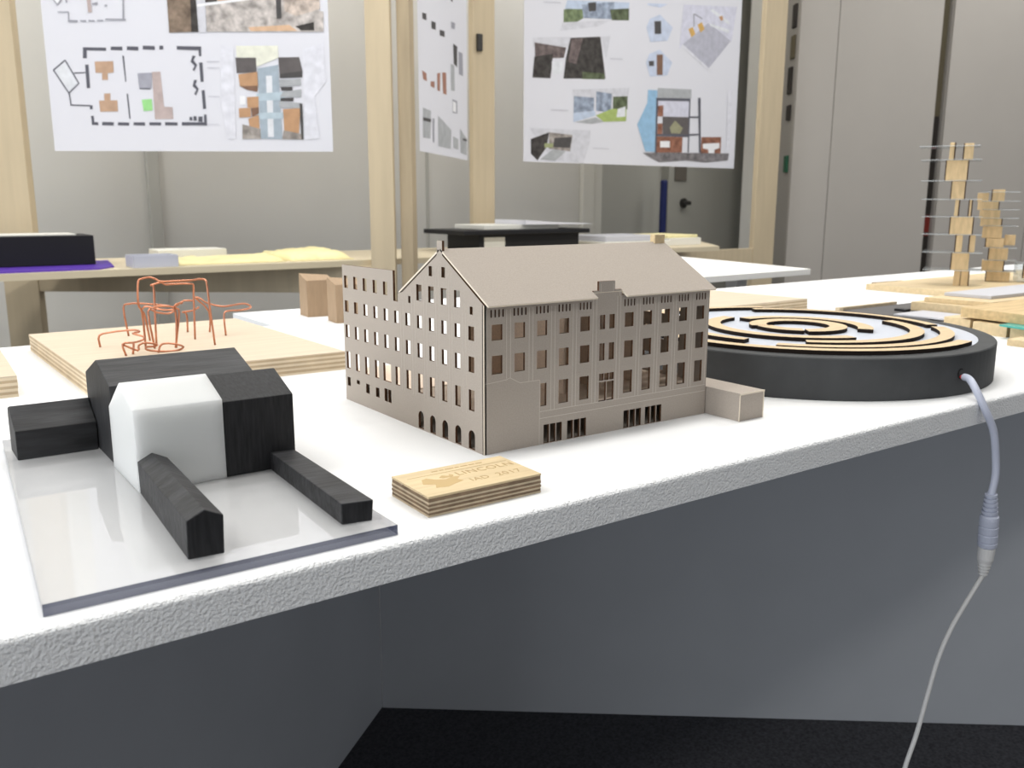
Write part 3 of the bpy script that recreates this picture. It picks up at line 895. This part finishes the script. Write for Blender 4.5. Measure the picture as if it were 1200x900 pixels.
# engraved lines
gb = bmesh.new()
def eng(u0, v0, u1, v1, w=0.00042, fn=None):
    d = Vector((u1 - u0, v1 - v0)).normalized() * (w / 2)
    nrm = Vector((-d.y, d.x))
    q = [(u0 - nrm.x, v0 - nrm.y), (u1 - nrm.x, v1 - nrm.y), (u1 + nrm.x, v1 + nrm.y), (u0 + nrm.x, v0 + nrm.y)]
    prism(q, fn, -T / 2 - 0.00008, -T / 2 + 0.0002, 0, gb)
mids = []
for a, b in zip(PITCH, PITCH[1:]):
    if a is None or b is None:
        continue
    mids.append((a + WW + b) / 2)
mids += [0.1023, 0.1270]
for mx in mids:
    lo = 0.0545 if mx < 0.03 else (0.0500 if mx < 0.045 else 0.0258)
    for s in (-0.0017, 0.0017):
        eng(mx + s, lo, mx + s, 0.1045 if abs(mx - 0.1148) > 0.02 else 0.108, fn=front)
eng(0.0022, 0.0522, 0.0022, 0.1045, fn=front)
eng(0.2272, 0.0258, 0.2272, 0.1045, fn=front)
eng(0.0498, 0.0257, 0.2285, 0.0257, fn=front)
eng(0.0498, 0.0204, 0.2285, 0.0204, fn=front)
for a, b in zip([(0.001, 0.0522), (0.0192, 0.0535), (0.0226, 0.0546), (0.0316, 0.0499)], [(0.0192, 0.0535), (0.0226, 0.0546), (0.0316, 0.0499), (0.0496, 0.0499)]):
    eng(*a, *b, fn=front)
eng(0.0497, 0.0004, 0.0497, 0.0499, fn=front)
for a, b in zip([(0.102, 0.108), (0.102, 0.1118), (0.1078, 0.1118), (0.1078, 0.118)], [(0.102, 0.1118), (0.1078, 0.1118), (0.1078, 0.118), (0.1078, 0.1182)]):
    eng(*a, *b, fn=front)
eng(0.1275, 0.108, 0.1275, 0.1118, fn=front); eng(0.1205, 0.1118, 0.1275, 0.1118, fn=front); eng(0.1205, 0.1118, 0.1205, 0.118, fn=front)
obj('engraved_lines', gb, ENGRAVE, bld)
gb = bmesh.new()
for j in range(6):
    my = (SC[j] + SC[j + 1]) / 2
    for s in (-0.0022, 0.0022):
        eng(my + s, 0.0270, my + s, 0.1005 if j in (0, 5) else 0.108 + 0.5 * (0.058 - abs(my - 0.058)) * 0.9, 0.0003, fn=side)
obj('engraved_side_lines', gb, mat('engraved_faint_line', (190, 181, 171), 0.85, spec=0.1), bld)
# annex box at the far end of the front
an = obj('annex', box(0.2305, 0.2600, -0.0375, 0.028, 0, 0.0222, 0.0002), CARD, bld)
obj('annex_lid', box(0.2302, 0.2605, -0.0380, 0.0285, 0.0222, 0.0238, 0.0001), CARD, an)
eb = bmesh.new()
add_box(eb, 0.2300, 0.2307, -0.0380, -0.0373, 0, 0.0222)
add_box(eb, 0.2598, 0.2606, -0.0380, -0.0373, 0, 0.0222)
add_box(eb, 0.2300, 0.2607, -0.0383, -0.0379, 0.0224, 0.0240)
obj('pale_edges', eb, CARD_EDGE, an)

# ------------------------------------------------------------------ engraved plywood block
lb = thing('plywood_block', 'small plywood block engraved with LINCOLN and IAD 2017', 'block', (0.2466, 0.4288, 0), R(-0.4))
WB, DB, HB = 0.0812, 0.0475, 0.0125
zs = [0, 0.0012, 0.0026, 0.0038, 0.0052, 0.0064, 0.0078, 0.0090, 0.0112, HB]
plies(lb, [(0, 0), (WB, 0), (WB + 0.001, DB), (0.001, DB)], zs, [PLY_A, PLY_B, PLY_A, PLY_B, PLY_A, PLY_B, PLY_A, PLY_B, BIRCH], 0.00025)
def engrave(body, size, x, y, sp=1.0, mt=ENGRAVE_WOOD, rz=0.0):
    me = text_mesh(body, size, sp)
    o = obj('lettering', me, mt, lb)
    o.location = (x, y, HB + 0.00005)
    o.rotation_euler = (0, 0, rz)
engrave('LINCOLN', 0.0092, 0.0365, 0.0262, 1.12)
engrave('IAD', 0.0078, 0.0375, 0.0115, 1.1)
engrave('2017', 0.0082, 0.0570, 0.0115, 1.15)
rb = bmesh.new()
add_box(rb, 0.006, 0.0795, 0.0362, 0.0366, HB, HB + 0.0001)
x = 0.026
for w in (0.0045, 0.003, 0.006, 0.003, 0.0052, 0.004, 0.0048):
    add_box(rb, x, x + w, 0.0408, 0.0420, HB, HB + 0.0001)
    x += w + 0.0012
obj('engraved_rule', rb, ENGRAVE_WOOD, lb)
em = [(0.009, 0.022), (0.0125, 0.030), (0.0165, 0.0315), (0.0205, 0.026), (0.026, 0.0235), (0.031, 0.026), (0.0365, 0.0245), (0.032, 0.020), (0.034, 0.016), (0.027, 0.0135), (0.020, 0.0105), (0.0125, 0.0125), (0.0155, 0.018)]
obj('engraved_emblem', prism(em, lambda u, v, w: (u, v, w), HB, HB + 0.0001), ENGRAVE_WOOD2, lb)
obj('engraved_emblem', prism([(0.024, 0.0285), (0.0275, 0.0315), (0.031, 0.0285), (0.0325, 0.0315), (0.0345, 0.029), (0.0330, 0.0265), (0.026, 0.0262)], lambda u, v, w: (u, v, w), HB, HB + 0.0001), ENGRAVE_WOOD2, lb)
for k, (px_, py_, an_) in enumerate(((0.0, 0.030, 0.4), (0.001, 0.013, 0.9), (0.0, 0.006, 0.6))):
    obj('splinter', box(-0.0022, 0.0006, 0, 0.0004, -0.0002, 0.0002, 0, Matrix.Translation((px_, py_, HB - 0.0005)) @ Matrix.Rotation(an_, 4, 'Z') @ Matrix.Rotation(0.3, 4, 'Y')), BIRCH2, lb)

# ------------------------------------------------------------------ black timber model on clear acrylic
bmod = thing('site_model', 'black timber site model with one frosted block on a clear acrylic plate', 'model', (0, 0, 0))
HP = 0.006
pl = [(0.0440, 0.4165), (0.2190, 0.4150), (0.2215, 0.735), (0.0640, 0.738)]
obj('acrylic_plate', loft([(p[0], p[1], 0.0001) for p in pl], [(p[0], p[1], HP) for p in pl], 0.0, (1, 0)), [ACRYLIC, ACRYLIC_EDGE], bmod)
Z0 = HP + 0.0001
def ridge_block(name, pr_front, pr_back, mts, bev=0.0007, mi=(0, 1)):
    return obj(name, loft(pr_front, pr_back, bev, mi), mts, bmod)
BW = [BLACK_WOOD, BLACK_WOOD2]
# long bar with a pitched top
ridge_block('timber_bar', [(0.1108, 0.4305, Z0), (0.1112, 0.4305, 0.0260), (0.1203, 0.4305, 0.0305), (0.1292, 0.4290, 0.0263), (0.1285, 0.4290, Z0)],
            [(0.1170, 0.5510, Z0), (0.1166, 0.5510, 0.0262), (0.1252, 0.5510, 0.0306), (0.1340, 0.5500, 0.0263), (0.1336, 0.5500, Z0)], BW)
# flat bar
ridge_block('timber_bar', [(0.1937, 0.4320, Z0), (0.1937, 0.4320, 0.0182), (0.2118, 0.4290, 0.0178), (0.2105, 0.4285, Z0)],
            [(0.1995, 0.5540, Z0), (0.1995, 0.5540, 0.0182), (0.2155, 0.5520, 0.0178), (0.2150, 0.5520, Z0)], BW)
# house: frosted half and black half of the same section
def house(x0, x1, y0, y1, ze0, yr, zr, ze1, skew=0.0):
    f = lambda x: [(x, y0, Z0), (x, y0, ze0), (x + skew, yr, zr), (x + skew, y1, ze1), (x + skew, y1, Z0)]
    return f(x0), f(x1)
a, b = house(0.1165, 0.1702, 0.5525, 0.620, 0.0575, 0.584, 0.0690, 0.0475)
obj('frosted_block', loft(a, b, 0.0006), FROSTED, bmod)
a, b = house(0.1708, 0.2172, 0.5540, 0.620, 0.0552, 0.586, 0.0676, 0.0560)
ridge_block('timber_block', a, b, [BLACK_WOOD2, BLACK_WOOD2])
a, b = house(0.1180, 0.2150, 0.6215, 0.700, 0.0600, 0.660, 0.0722, 0.0580)
ridge_block('timber_block', a, b, [BLACK_WOOD, BLACK_WOOD2])
f = lambda x: [(x, 0.6720, Z0), (x, 0.6720, 0.0262), (x, 0.6860, 0.0340), (x, 0.6930, 0.0400), (x, 0.7020, 0.0375), (x, 0.7040, 0.0300), (x, 0.7040, Z0)]
ridge_block('timber_block', f(0.0662), f(0.1175), BW)

# ------------------------------------------------------------------ copper wire model on its plywood base
wm = thing('wire_model', 'copper wire outline model on a thick plywood base', 'model', (0, 0, 0))
WBASE = [(0.1525, 0.8890), (0.4090, 0.8850), (0.4030, 1.2270), (0.1465, 1.2180)]
plies(wm, WBASE, [0, 0.0022, 0.0046, 0.0070, 0.0094, 0.0118, 0.0142, 0.0166, 0.0188, 0.0199], [PLY_C, PLY_D, PLY_C, PLY_D, PLY_C, PLY_D, PLY_C, PLY_D, BIRCH2], 0.0004)
WIRES = [
    [(0.1971, 1.065, 0.02), (0.197, 1.065, 0.0328), (0.2094, 1.0572, 0.0367), (0.2197, 1.0495, 0.0383), (0.2299, 1.0418, 0.0392), (0.2325, 1.0341, 0.038), (0.224, 1.0264, 0.0376), (0.2323, 1.0186, 0.0347), (0.2311, 1.0109, 0.0326), (0.2233, 1.0032, 0.0317), (0.2158, 0.9955, 0.0321), (0.2045, 0.9878, 0.0326), (0.2072, 0.9878, 0.02)],
    [(0.2427, 1.1349, 0.02), (0.2394, 1.1349, 0.054), (0.2465, 1.1349, 0.0583), (0.2554, 1.1349, 0.0585), (0.2741, 1.1349, 0.0561), (0.2873, 1.1349, 0.0538), (0.299, 1.1349, 0.0518), (0.3097, 1.1349, 0.0582), (0.3226, 1.1349, 0.0574)],
    [(0.2385, 1.0365, 0.02), (0.2376, 1.0365, 0.0582), (0.2337, 1.0341, 0.0681), (0.2347, 1.0317, 0.0923), (0.2388, 1.0294, 0.0962), (0.2458, 1.027, 0.0975), (0.2524, 1.0246, 0.0951), (0.2562, 1.0223, 0.0927), (0.2722, 1.0199, 0.0929), (0.2884, 1.0175, 0.0931), (0.2956, 1.0152, 0.0942), (0.3011, 1.0128, 0.0931), (0.3024, 1.0104, 0.0882), (0.3028, 1.0081, 0.0693), (0.3063, 1.0081, 0.02)],
    [(0.2535, 1.0506, 0.02), (0.2543, 1.0506, 0.0524), (0.2556, 1.0523, 0.085), (0.253, 1.0539, 0.0861), (0.2644, 1.0555, 0.0891), (0.2693, 1.0571, 0.0863), (0.276, 1.0588, 0.0862), (0.2995, 1.0604, 0.0854), (0.3021, 1.062, 0.081), (0.3021, 1.0636, 0.0693), (0.3004, 1.0636, 0.02)],
    [(0.2543, 1.0821, 0.02), (0.2503, 1.0821, 0.051), (0.2457, 1.0744, 0.0554), (0.2482, 1.0667, 0.0617), (0.2585, 1.059, 0.0593), (0.2657, 1.0513, 0.058), (0.2746, 1.0436, 0.0581), (0.2646, 1.0359, 0.0556), (0.2507, 1.0282, 0.0589), (0.24, 1.0205, 0.0612), (0.2443, 1.0205, 0.02)],
    [(0.2643, 1.0127, 0.02), (0.2708, 1.0127, 0.0583), (0.2681, 1.0127, 0.0632), (0.2669, 1.0127, 0.0672), (0.2755, 1.0127, 0.0698), (0.2731, 1.0127, 0.0684)],
    [(0.2649, 1.0122, 0.02), (0.2669, 1.0122, 0.0602), (0.2562, 1.0122, 0.0668), (0.2427, 1.0122, 0.0657)],
    [(0.3101, 1.1276, 0.02), (0.3103, 1.1276, 0.0421), (0.305, 1.1276, 0.0451), (0.3171, 1.1276, 0.0461), (0.326, 1.1276, 0.0499)],
    [(0.3325, 1.1123, 0.02), (0.3333, 1.1123, 0.0456), (0.317, 1.1084, 0.0636), (0.3218, 1.1046, 0.0628), (0.328, 1.1007, 0.0576), (0.3446, 1.0969, 0.0525), (0.3575, 1.093, 0.0538), (0.3704, 1.0892, 0.0551), (0.3769, 1.0853, 0.0506), (0.3638, 1.0814, 0.0484), (0.3451, 1.0776, 0.0488), (0.3392, 1.0737, 0.0439), (0.34, 1.0737, 0.02)],
    [(0.2056, 0.9891, 0.0316), (0.2194, 0.9891, 0.0243), (0.2206, 0.9891, 0.0295), (0.2272, 0.9891, 0.0319), (0.2386, 0.9891, 0.0294), (0.237, 0.9891, 0.0272), (0.2283, 0.9891, 0.0273), (0.2288, 0.9891, 0.0241), (0.2409, 0.9891, 0.0215), (0.2587, 0.9891, 0.0206), (0.2664, 0.9891, 0.0238), (0.2591, 0.9891, 0.0275), (0.2474, 0.9891, 0.0294), (0.2421, 0.9891, 0.0268), (0.2401, 0.9891, 0.02)],
    [(0.2155, 0.995, 0.02), (0.2171, 0.995, 0.0313)],
]
for w in WIRES:
    w = [(p[0], p[1], max(p[2], 0.0197)) for p in w]
    obj('copper_wire', tube(w, 0.00115, 6, 3), COPPER, wm, smooth=True)

# plywood offcut at the left
pb = thing('plywood_board', 'plywood board corner left of the copper wire base', 'board', (0, 0, 0))
plies(pb, [(-0.22, 0.9320), (0.0985, 0.9310), (0.1070, 1.2), (-0.22, 1.2)], [0, 0.0027, 0.0054, 0.0081, 0.0108, 0.0135, 0.0162, 0.0189, 0.0200], [PLY_C, PLY_D, PLY_C, PLY_D, PLY_C, PLY_D, PLY_C, BIRCH2], 0.0003)

# two cedar house blocks
def cedar(x, y, label):
    t = obj('cedar_block', loft([(0, 0.0, 0), (0.042, -0.004, 0), (0.045, 0.022, 0), (0.004, 0.040, 0)], [(0, 0.0, 0.0575), (0.042, -0.004, 0.0575), (0.045, 0.022, 0.0635), (0.004, 0.040, 0.0665)], 0.0004), CEDAR)
    t.location = (x, y, 0)
    tag(t, label, 'block', 'cedar blocks behind the wire model')
cedar(0.5505, 1.326, 'brown cedar block standing farther along beside the wire model base')
cedar(0.5570, 1.2330, 'brown cedar block half hidden by the wing of the card building')

# plywood board behind the round model
pb = thing('plywood_board', 'plywood board lying between the card building and the round model', 'board', (0, 0, 0))
plies(pb, [(0.86, 0.945), (1.300, 0.952), (1.268, 1.205), (0.86, 1.205)], [0, 0.0025, 0.005, 0.0075, 0.010, 0.0125, 0.015, 0.0170, 0.0180], [PLY_C, PLY_D, PLY_C, PLY_D, PLY_C, PLY_D, PLY_C, BIRCH2], 0.0003)

# ------------------------------------------------------------------ round model with wooden arcs
DC, DR, DH = (0.845, 0.630), 0.200, 0.0400
dm = thing('round_model', 'charcoal round model with raised wooden ring segments on a pale inlay', 'model', (DC[0], DC[1], 0))
obj('disc_base', lathe([(DR - 0.0008, 0), (DR, 0.001), (DR, DH - 0.001), (DR - 0.001, DH), (0.1825, DH), (0.1825, DH - 0.003)], 128), CONCRETE, dm, smooth=False)
obj('inlay', lathe([(0.1823, DH - 0.0029), (0.1823, DH - 0.0002)], 96), INLAY, dm)
def arc(r0, r1, a0, a1, z0=DH - 0.0001, h=0.0042):
    n = max(6, int(abs(a1 - a0) / 4))
    pts = [(r1 * math.cos(R(a0 + (a1 - a0) * i / n)), r1 * math.sin(R(a0 + (a1 - a0) * i / n))) for i in range(n + 1)]
    pts += [(r0 * math.cos(R(a1 - (a1 - a0) * i / n)), r0 * math.sin(R(a1 - (a1 - a0) * i / n))) for i in range(n + 1)]
    bm = bmesh.new()
    prism(pts, lambda u, v, w: (u, v, w), z0, z0 + h, 1, bm)
    obj('ring_segment', bm, [RING_TOP, RING_SIDE], dm)
for a in ((0.1680, 0.1815, -143, -76), (0.1680, 0.1815, 52, 217), (0.1460, 0.1600, -150, -40), (0.1480, 0.1600, -34, 58), (0.1300, 0.1430, 95, 196),
          (0.1165, 0.1310, -139, -17), (0.0850, 0.1010, 95, 252), (0.0640, 0.0800, -64, 93), (0.0340, 0.0530, -130, 150), (0.0300, 0.0480, 152, 226)):
    arc(*a)
hole_c = (0.8288 - DC[0], 0.4307 - DC[1], 0.0209)
hb = lathe([(0.0052, 0), (0.0052, 0.0006), (0.0040, 0.0006), (0.0040, 0.0002)], 20, Matrix.Translation((hole_c[0], hole_c[1] + 0.0004, hole_c[2])) @ Matrix.Rotation(R(90), 4, 'X'))
obj('cable_hole', hb, mat('hole_black', (12, 12, 12), 0.9), dm)

cbl = thing('power_cable', 'lilac grey power cable with an inline plug hanging over the table edge', 'cable', (0, 0, 0))
top_pts = [(0.8285, 0.4270, 0.0185), (0.8240, 0.4190, 0.0175), (0.8170, 0.4080, 0.0090), (0.8185, 0.3985, -0.0080), (0.8260, 0.3935, -0.0270), (0.8310, 0.3915, -0.0500), (0.8320, 0.3900, -0.0700), (0.8280, 0.3900, -0.0885)]
obj('cord', tube(top_pts, 0.0034, 12, 6), CABLE_A, cbl, smooth=True)
rw = tube([(0.8278, 0.4300, 0.0190), (0.8280, 0.4262, 0.0168), (0.8283, 0.4240, 0.0180)], 0.0019, 8, 4)
obj('red_core', rw, RED, cbl, smooth=True)
def along(p0, p1):
    d = Vector(p1) - Vector(p0)
    return Matrix.Translation(p0) @ d.to_track_quat('Z', 'Y').to_matrix().to_4x4(), d.length
pA, pB, pC, pD = Vector((0.8280, 0.3900, -0.0870)), Vector((0.8296, 0.3900, -0.1075)), Vector((0.8318, 0.3900, -0.1400)), Vector((0.8296, 0.3900, -0.1690))
M1, L1 = along(pA, pB)
prof = []
for k in range(5):
    z = L1 * k / 5
    r = 0.0055 + 0.0004 * k
    prof += [(r, z), (r, z + L1 / 8), (r - 0.0012, z + L1 / 8 + 0.0001), (r - 0.0012, z + L1 / 5 - 0.0001)]
obj('strain_relief', lathe(prof + [(0.0070, L1)], 20, M1), CABLE_A, cbl, smooth=False)
M2, L2 = along(pB, pC)
prof = [(0.0068, 0), (0.0082, 0.0015), (0.0085, 0.004), (0.0085, 0.010), (0.0080, 0.0105), (0.0080, 0.0115), (0.0086, 0.012), (0.0086, 0.018), (0.0081, 0.0185), (0.0081, 0.0195), (0.0087, 0.020), (0.0087, 0.026), (0.0080, 0.0265), (0.0080, 0.0275), (0.0086, 0.028), (0.0084, L2 - 0.001), (0.0074, L2)]
obj('socket', lathe(prof, 24, M2), CABLE_A, cbl, smooth=False)
M3, L3 = along(pC, pD)
prof = [(0.0072, 0.0), (0.0075, 0.002), (0.0072, 0.012), (0.0062, 0.0155)]
for k in range(4):
    z = 0.0158 + (L3 - 0.0162) * k / 4
    r = 0.0060 - 0.0006 * k
    prof += [(r, z), (r, z + 0.0019), (r - 0.0012, z + 0.0020), (r - 0.0012, z + 0.0030)]
obj('plug', lathe(prof + [(0.0030, L3)], 20, M3), CABLE_B, cbl, smooth=False)
low = [(0.8296, 0.3900, -0.1680), (0.8220, 0.3890, -0.1720), (0.8020, 0.3890, -0.1880), (0.7800, 0.3890, -0.2070), (0.7620, 0.3890, -0.2320), (0.7490, 0.3890, -0.2665), (0.7370, 0.3890, -0.3010), (0.7225, 0.3890, -0.3310), (0.7120, 0.389, -0.37), (0.705, 0.389, -0.46), (0.70, 0.389, -0.58), (0.69, 0.385, -0.655), (0.66, 0.375, -0.6775), (0.60, 0.36, -0.6775), (0.50, 0.38, -0.6775)]
obj('thin_cord', tube(low, 0.0021, 10, 6), CABLE_B, cbl, smooth=True)

# ------------------------------------------------------------------ boards and towers at the right end of the table
def plate(name, label, cat, pts, z0, z1, mt, group=None, bev=0.0004):
    o = obj(name, loft([(p[0], p[1], z0) for p in pts], [(p[0], p[1], z1) for p in pts], bev), mt)
    return tag(o, label, cat, group)
plate('grey_board', 'dark grey board lying flat behind the round model', 'board', [(1.305, 0.745), (1.62, 0.74), (1.62, 0.888), (1.310, 0.888)], 0, 0.0035, MAT_GREY)
plate('wood_strip', 'thin wooden strip along the back of the dark grey board', 'strip', [(1.30, 0.889), (1.468, 0.889), (1.468, 0.897), (1.30, 0.897)], 0, 0.008, PLY_A)
plate('grey_sheet', 'light grey sheet lying on the dark grey board', 'sheet', [(1.322, 0.722), (1.40, 0.722), (1.40, 0.800), (1.315, 0.800)], 0.0037, 0.0062, LIGHT_BOARD)
plate('black_chip', 'small black chip on the dark grey board', 'chip', [(1.372, 0.815), (1.388, 0.815), (1.388, 0.835), (1.372, 0.835)], 0.0037, 0.0075, BLACK)
plate('timber_board', 'thick pale timber board, lowest of the pile on the dark grey board', 'board', [(1.412, 0.70), (1.80, 0.69), (1.80, 0.825), (1.404, 0.825)], 0.0037, 0.0180, BIRCH)
plate('timber_board', 'thin timber board with a slanted end, second of the pile', 'board', [(1.430, 0.706), (1.80, 0.70), (1.80, 0.812), (1.420, 0.812)], 0.0183, 0.0255, BIRCH)
plate('grey_sheet', 'light grey acrylic sheet on top of the timber board pile', 'sheet', [(1.475, 0.730), (1.80, 0.72), (1.80, 0.806), (1.470, 0.806)], 0.0258, 0.0310, LIGHT_BOARD)
plate('grey_sheet', 'narrow blue-grey sheet on the pile beside the tower base', 'sheet', [(1.60, 0.705), (1.80, 0.70), (1.80, 0.719), (1.60, 0.727)], 0.0258, 0.0285, mat('blue_grey_board', (128, 132, 142), 0.4))
for k, (y0, y1, lbl) in enumerate(((0.650, 0.692, 'squared timber block under the thick board, next to the dark grey board'), (0.590, 0.640, 'squared timber block under the thick board, second of the row'), (0.528, 0.580, 'squared timber block under the thick board, third of the row'))):
    plate('timber_block', lbl, 'block', [(1.262 - 0.018 * k, y0), (1.36, y0), (1.36, y1), (1.268 - 0.018 * k, y1)], 0.0, 0.0165, BIRCH, 'timber blocks under the thick board')
plate('timber_plank', 'flat timber plank lying in front of the block row', 'plank', [(1.172, 0.47), (1.212, 0.47), (1.216, 0.556), (1.176, 0.556)], 0.0, 0.0085, BIRCH)
plate('teal_sheet', 'teal acrylic sheet poking out from under the thick board', 'sheet', [(1.205, 0.50), (1.30, 0.50), (1.30, 0.592), (1.226, 0.592)], 0.0167, 0.0195, TEAL)
plate('timber_board', 'thick weathered timber board resting on the timber blocks', 'board', [(1.238, 0.520), (1.50, 0.50), (1.50, 0.670), (1.262, 0.665)], 0.0197, 0.0330, mat('weathered_timber', (196, 170, 126), 0.7, var=0.15, scale=40, stretch=(0.6, 4, 4)))
plate('timber_chip', 'dark wooden offcut lying behind the tower base', 'offcut', [(1.80, 1.125), (1.905, 1.120), (1.905, 1.150), (1.80, 1.155)], 0.0, 0.006, PLY_B)

tw = thing('tower_model', 'pair of timber block towers with clear plates on a thin plywood base', 'model', (0, 0, 0))
BZ = 0.012
obj('base_board', loft([(1.690, 0.878, 0), (2.60, 0.83, 0), (2.60, 1.12, 0), (1.695, 1.100, 0)], [(1.690, 0.878, BZ), (2.60, 0.83, BZ), (2.60, 1.12, BZ), (1.695, 1.100, BZ)], 0.0005), BIRCH, tw)
TOWER_A = [
    (-0.0166, -0.0049, 0.0120, 0.0439, 'r', 0.030, 0.000),
    (-0.0033, 0.0101, 0.0120, 0.0439, 'r', 0.030, 0.000),
    (-0.0232, 0.0084, 0.0439, 0.0792, 'l', 0.034, 0.000),
    (-0.0185, -0.0068, 0.0799, 0.1145, 'l', 0.030, 0.000),
    (0.0066, 0.0165, 0.0799, 0.1145, 'l', 0.030, 0.010),
    (-0.0320, 0.0080, 0.1152, 0.1514, 'lr', 0.036, 0.000),
    (-0.0272, -0.0205, 0.1521, 0.1850, 'r', 0.030, 0.000),
    (-0.0005, 0.0028, 0.1521, 0.1850, 'lr', 0.030, 0.000),
    (-0.0357, -0.0124, 0.1857, 0.2220, 'lr', 0.028, 0.000),
    (-0.0495, -0.0112, 0.2227, 0.2623, 'lr', 0.036, 0.000),
    (-0.0466, -0.0383, 0.2630, 0.2976, 'r', 0.030, 0.000),
    (-0.0199, -0.0032, 0.2630, 0.2959, 'l', 0.026, 0.004),
]
TOWER_B = [
    (-0.0207, 0.0239, 0.0129, 0.0341, 'l', 0.036, 0.000),
    (-0.0319, 0.0092, 0.0345, 0.0575, 'r', 0.036, 0.000),
    (-0.0201, 0.0156, 0.0582, 0.0845, 'l', 0.034, 0.000),
    (-0.0278, 0.0061, 0.0852, 0.1043, 'l', 0.034, 0.000),
    (0.0064, 0.0270, 0.0899, 0.1115, '', 0.030, 0.010),
    (-0.0372, 0.0003, 0.1050, 0.1295, '', 0.034, 0.000),
    (-0.0428, -0.0035, 0.1299, 0.1457, 'r', 0.034, 0.000),
    (-0.0463, -0.0070, 0.1461, 0.1637, '', 0.034, 0.000),
    (-0.0516, -0.0123, 0.1641, 0.1817, 'r', 0.034, 0.000),
    (-0.0534, -0.0320, 0.1821, 0.1997, '', 0.030, 0.000),
    (-0.0252, -0.0020, 0.1821, 0.2069, 'l', 0.030, 0.000),
    (0.0494, 0.0654, 0.0215, 0.0521, 'l', 0.030, 0.000),
]

def tower(ox, oy, rz, blocks, plates):
    M0 = Matrix.Translation((ox, oy, 0)) @ Matrix.Rotation(rz, 4, 'Z')
    for x0, x1, z0, z1, dk, dep, off in blocks:
        o = obj('block', box(x0, x1, off, off + dep, z0, z1, 0.0005, M0), TOWER_WOOD, tw)
        if 'l' in dk:
            obj('dark_face', box(x0 - 0.0022, x0 - 0.0002, off + 0.0005, off + dep, z0 + 0.0002, z1 - 0.0002, 0, M0), TOWER_DARK, o)
        if 'r' in dk:
            obj('dark_face', box(x1 + 0.0002, x1 + 0.0022, off + 0.0005, off + dep, z0 + 0.0002, z1 - 0.0002, 0, M0), TOWER_DARK, o)
    for x0, x1, y0, y1, z in plates:
        obj('clear_plate', box(x0, x1, y0, y1, z, z + 0.0019, 0.0002, M0), PLATE_CLEAR, tw)
PLATE_CLEAR = clear_mat('tower_clear_plate', (240, 244, 246), (232, 234, 236), 0.25)
tower(1.818, 0.962, math.atan2(-0.883, 0.469), TOWER_A, [(-0.075 - lean, 0.035 - lean, -0.02, 0.06, z) for z, lean in ((0.0430, 0.0), (0.0790, 0.004), (0.1152, 0.008), (0.1505, 0.011), (0.1848, 0.014), (0.2215, 0.018), (0.2622, 0.022), (0.289, 0.027))])
tower(1.975, 0.970, math.atan2(-0.895, 0.446), TOWER_B, [(-0.022 - 0.12 * z, 0.036 - 0.05 * z, -0.01, 0.05, z) for z in (0.0338, 0.0576, 0.0838, 0.1302, 0.1462, 0.1640, 0.1815, 0.2005)])
for k, (ox, oy, a) in enumerate(((2.012, 0.945, 0.3),)):
    M0 = Matrix.Translation((ox, oy, BZ + 0.0003)) @ Matrix.Rotation(a - 1.1, 4, 'Z')
    obj('clear_block', box(0, 0.036, 0, 0.03, 0.0, 0.042, 0.003, M0), PLATE_CLEAR, tw)
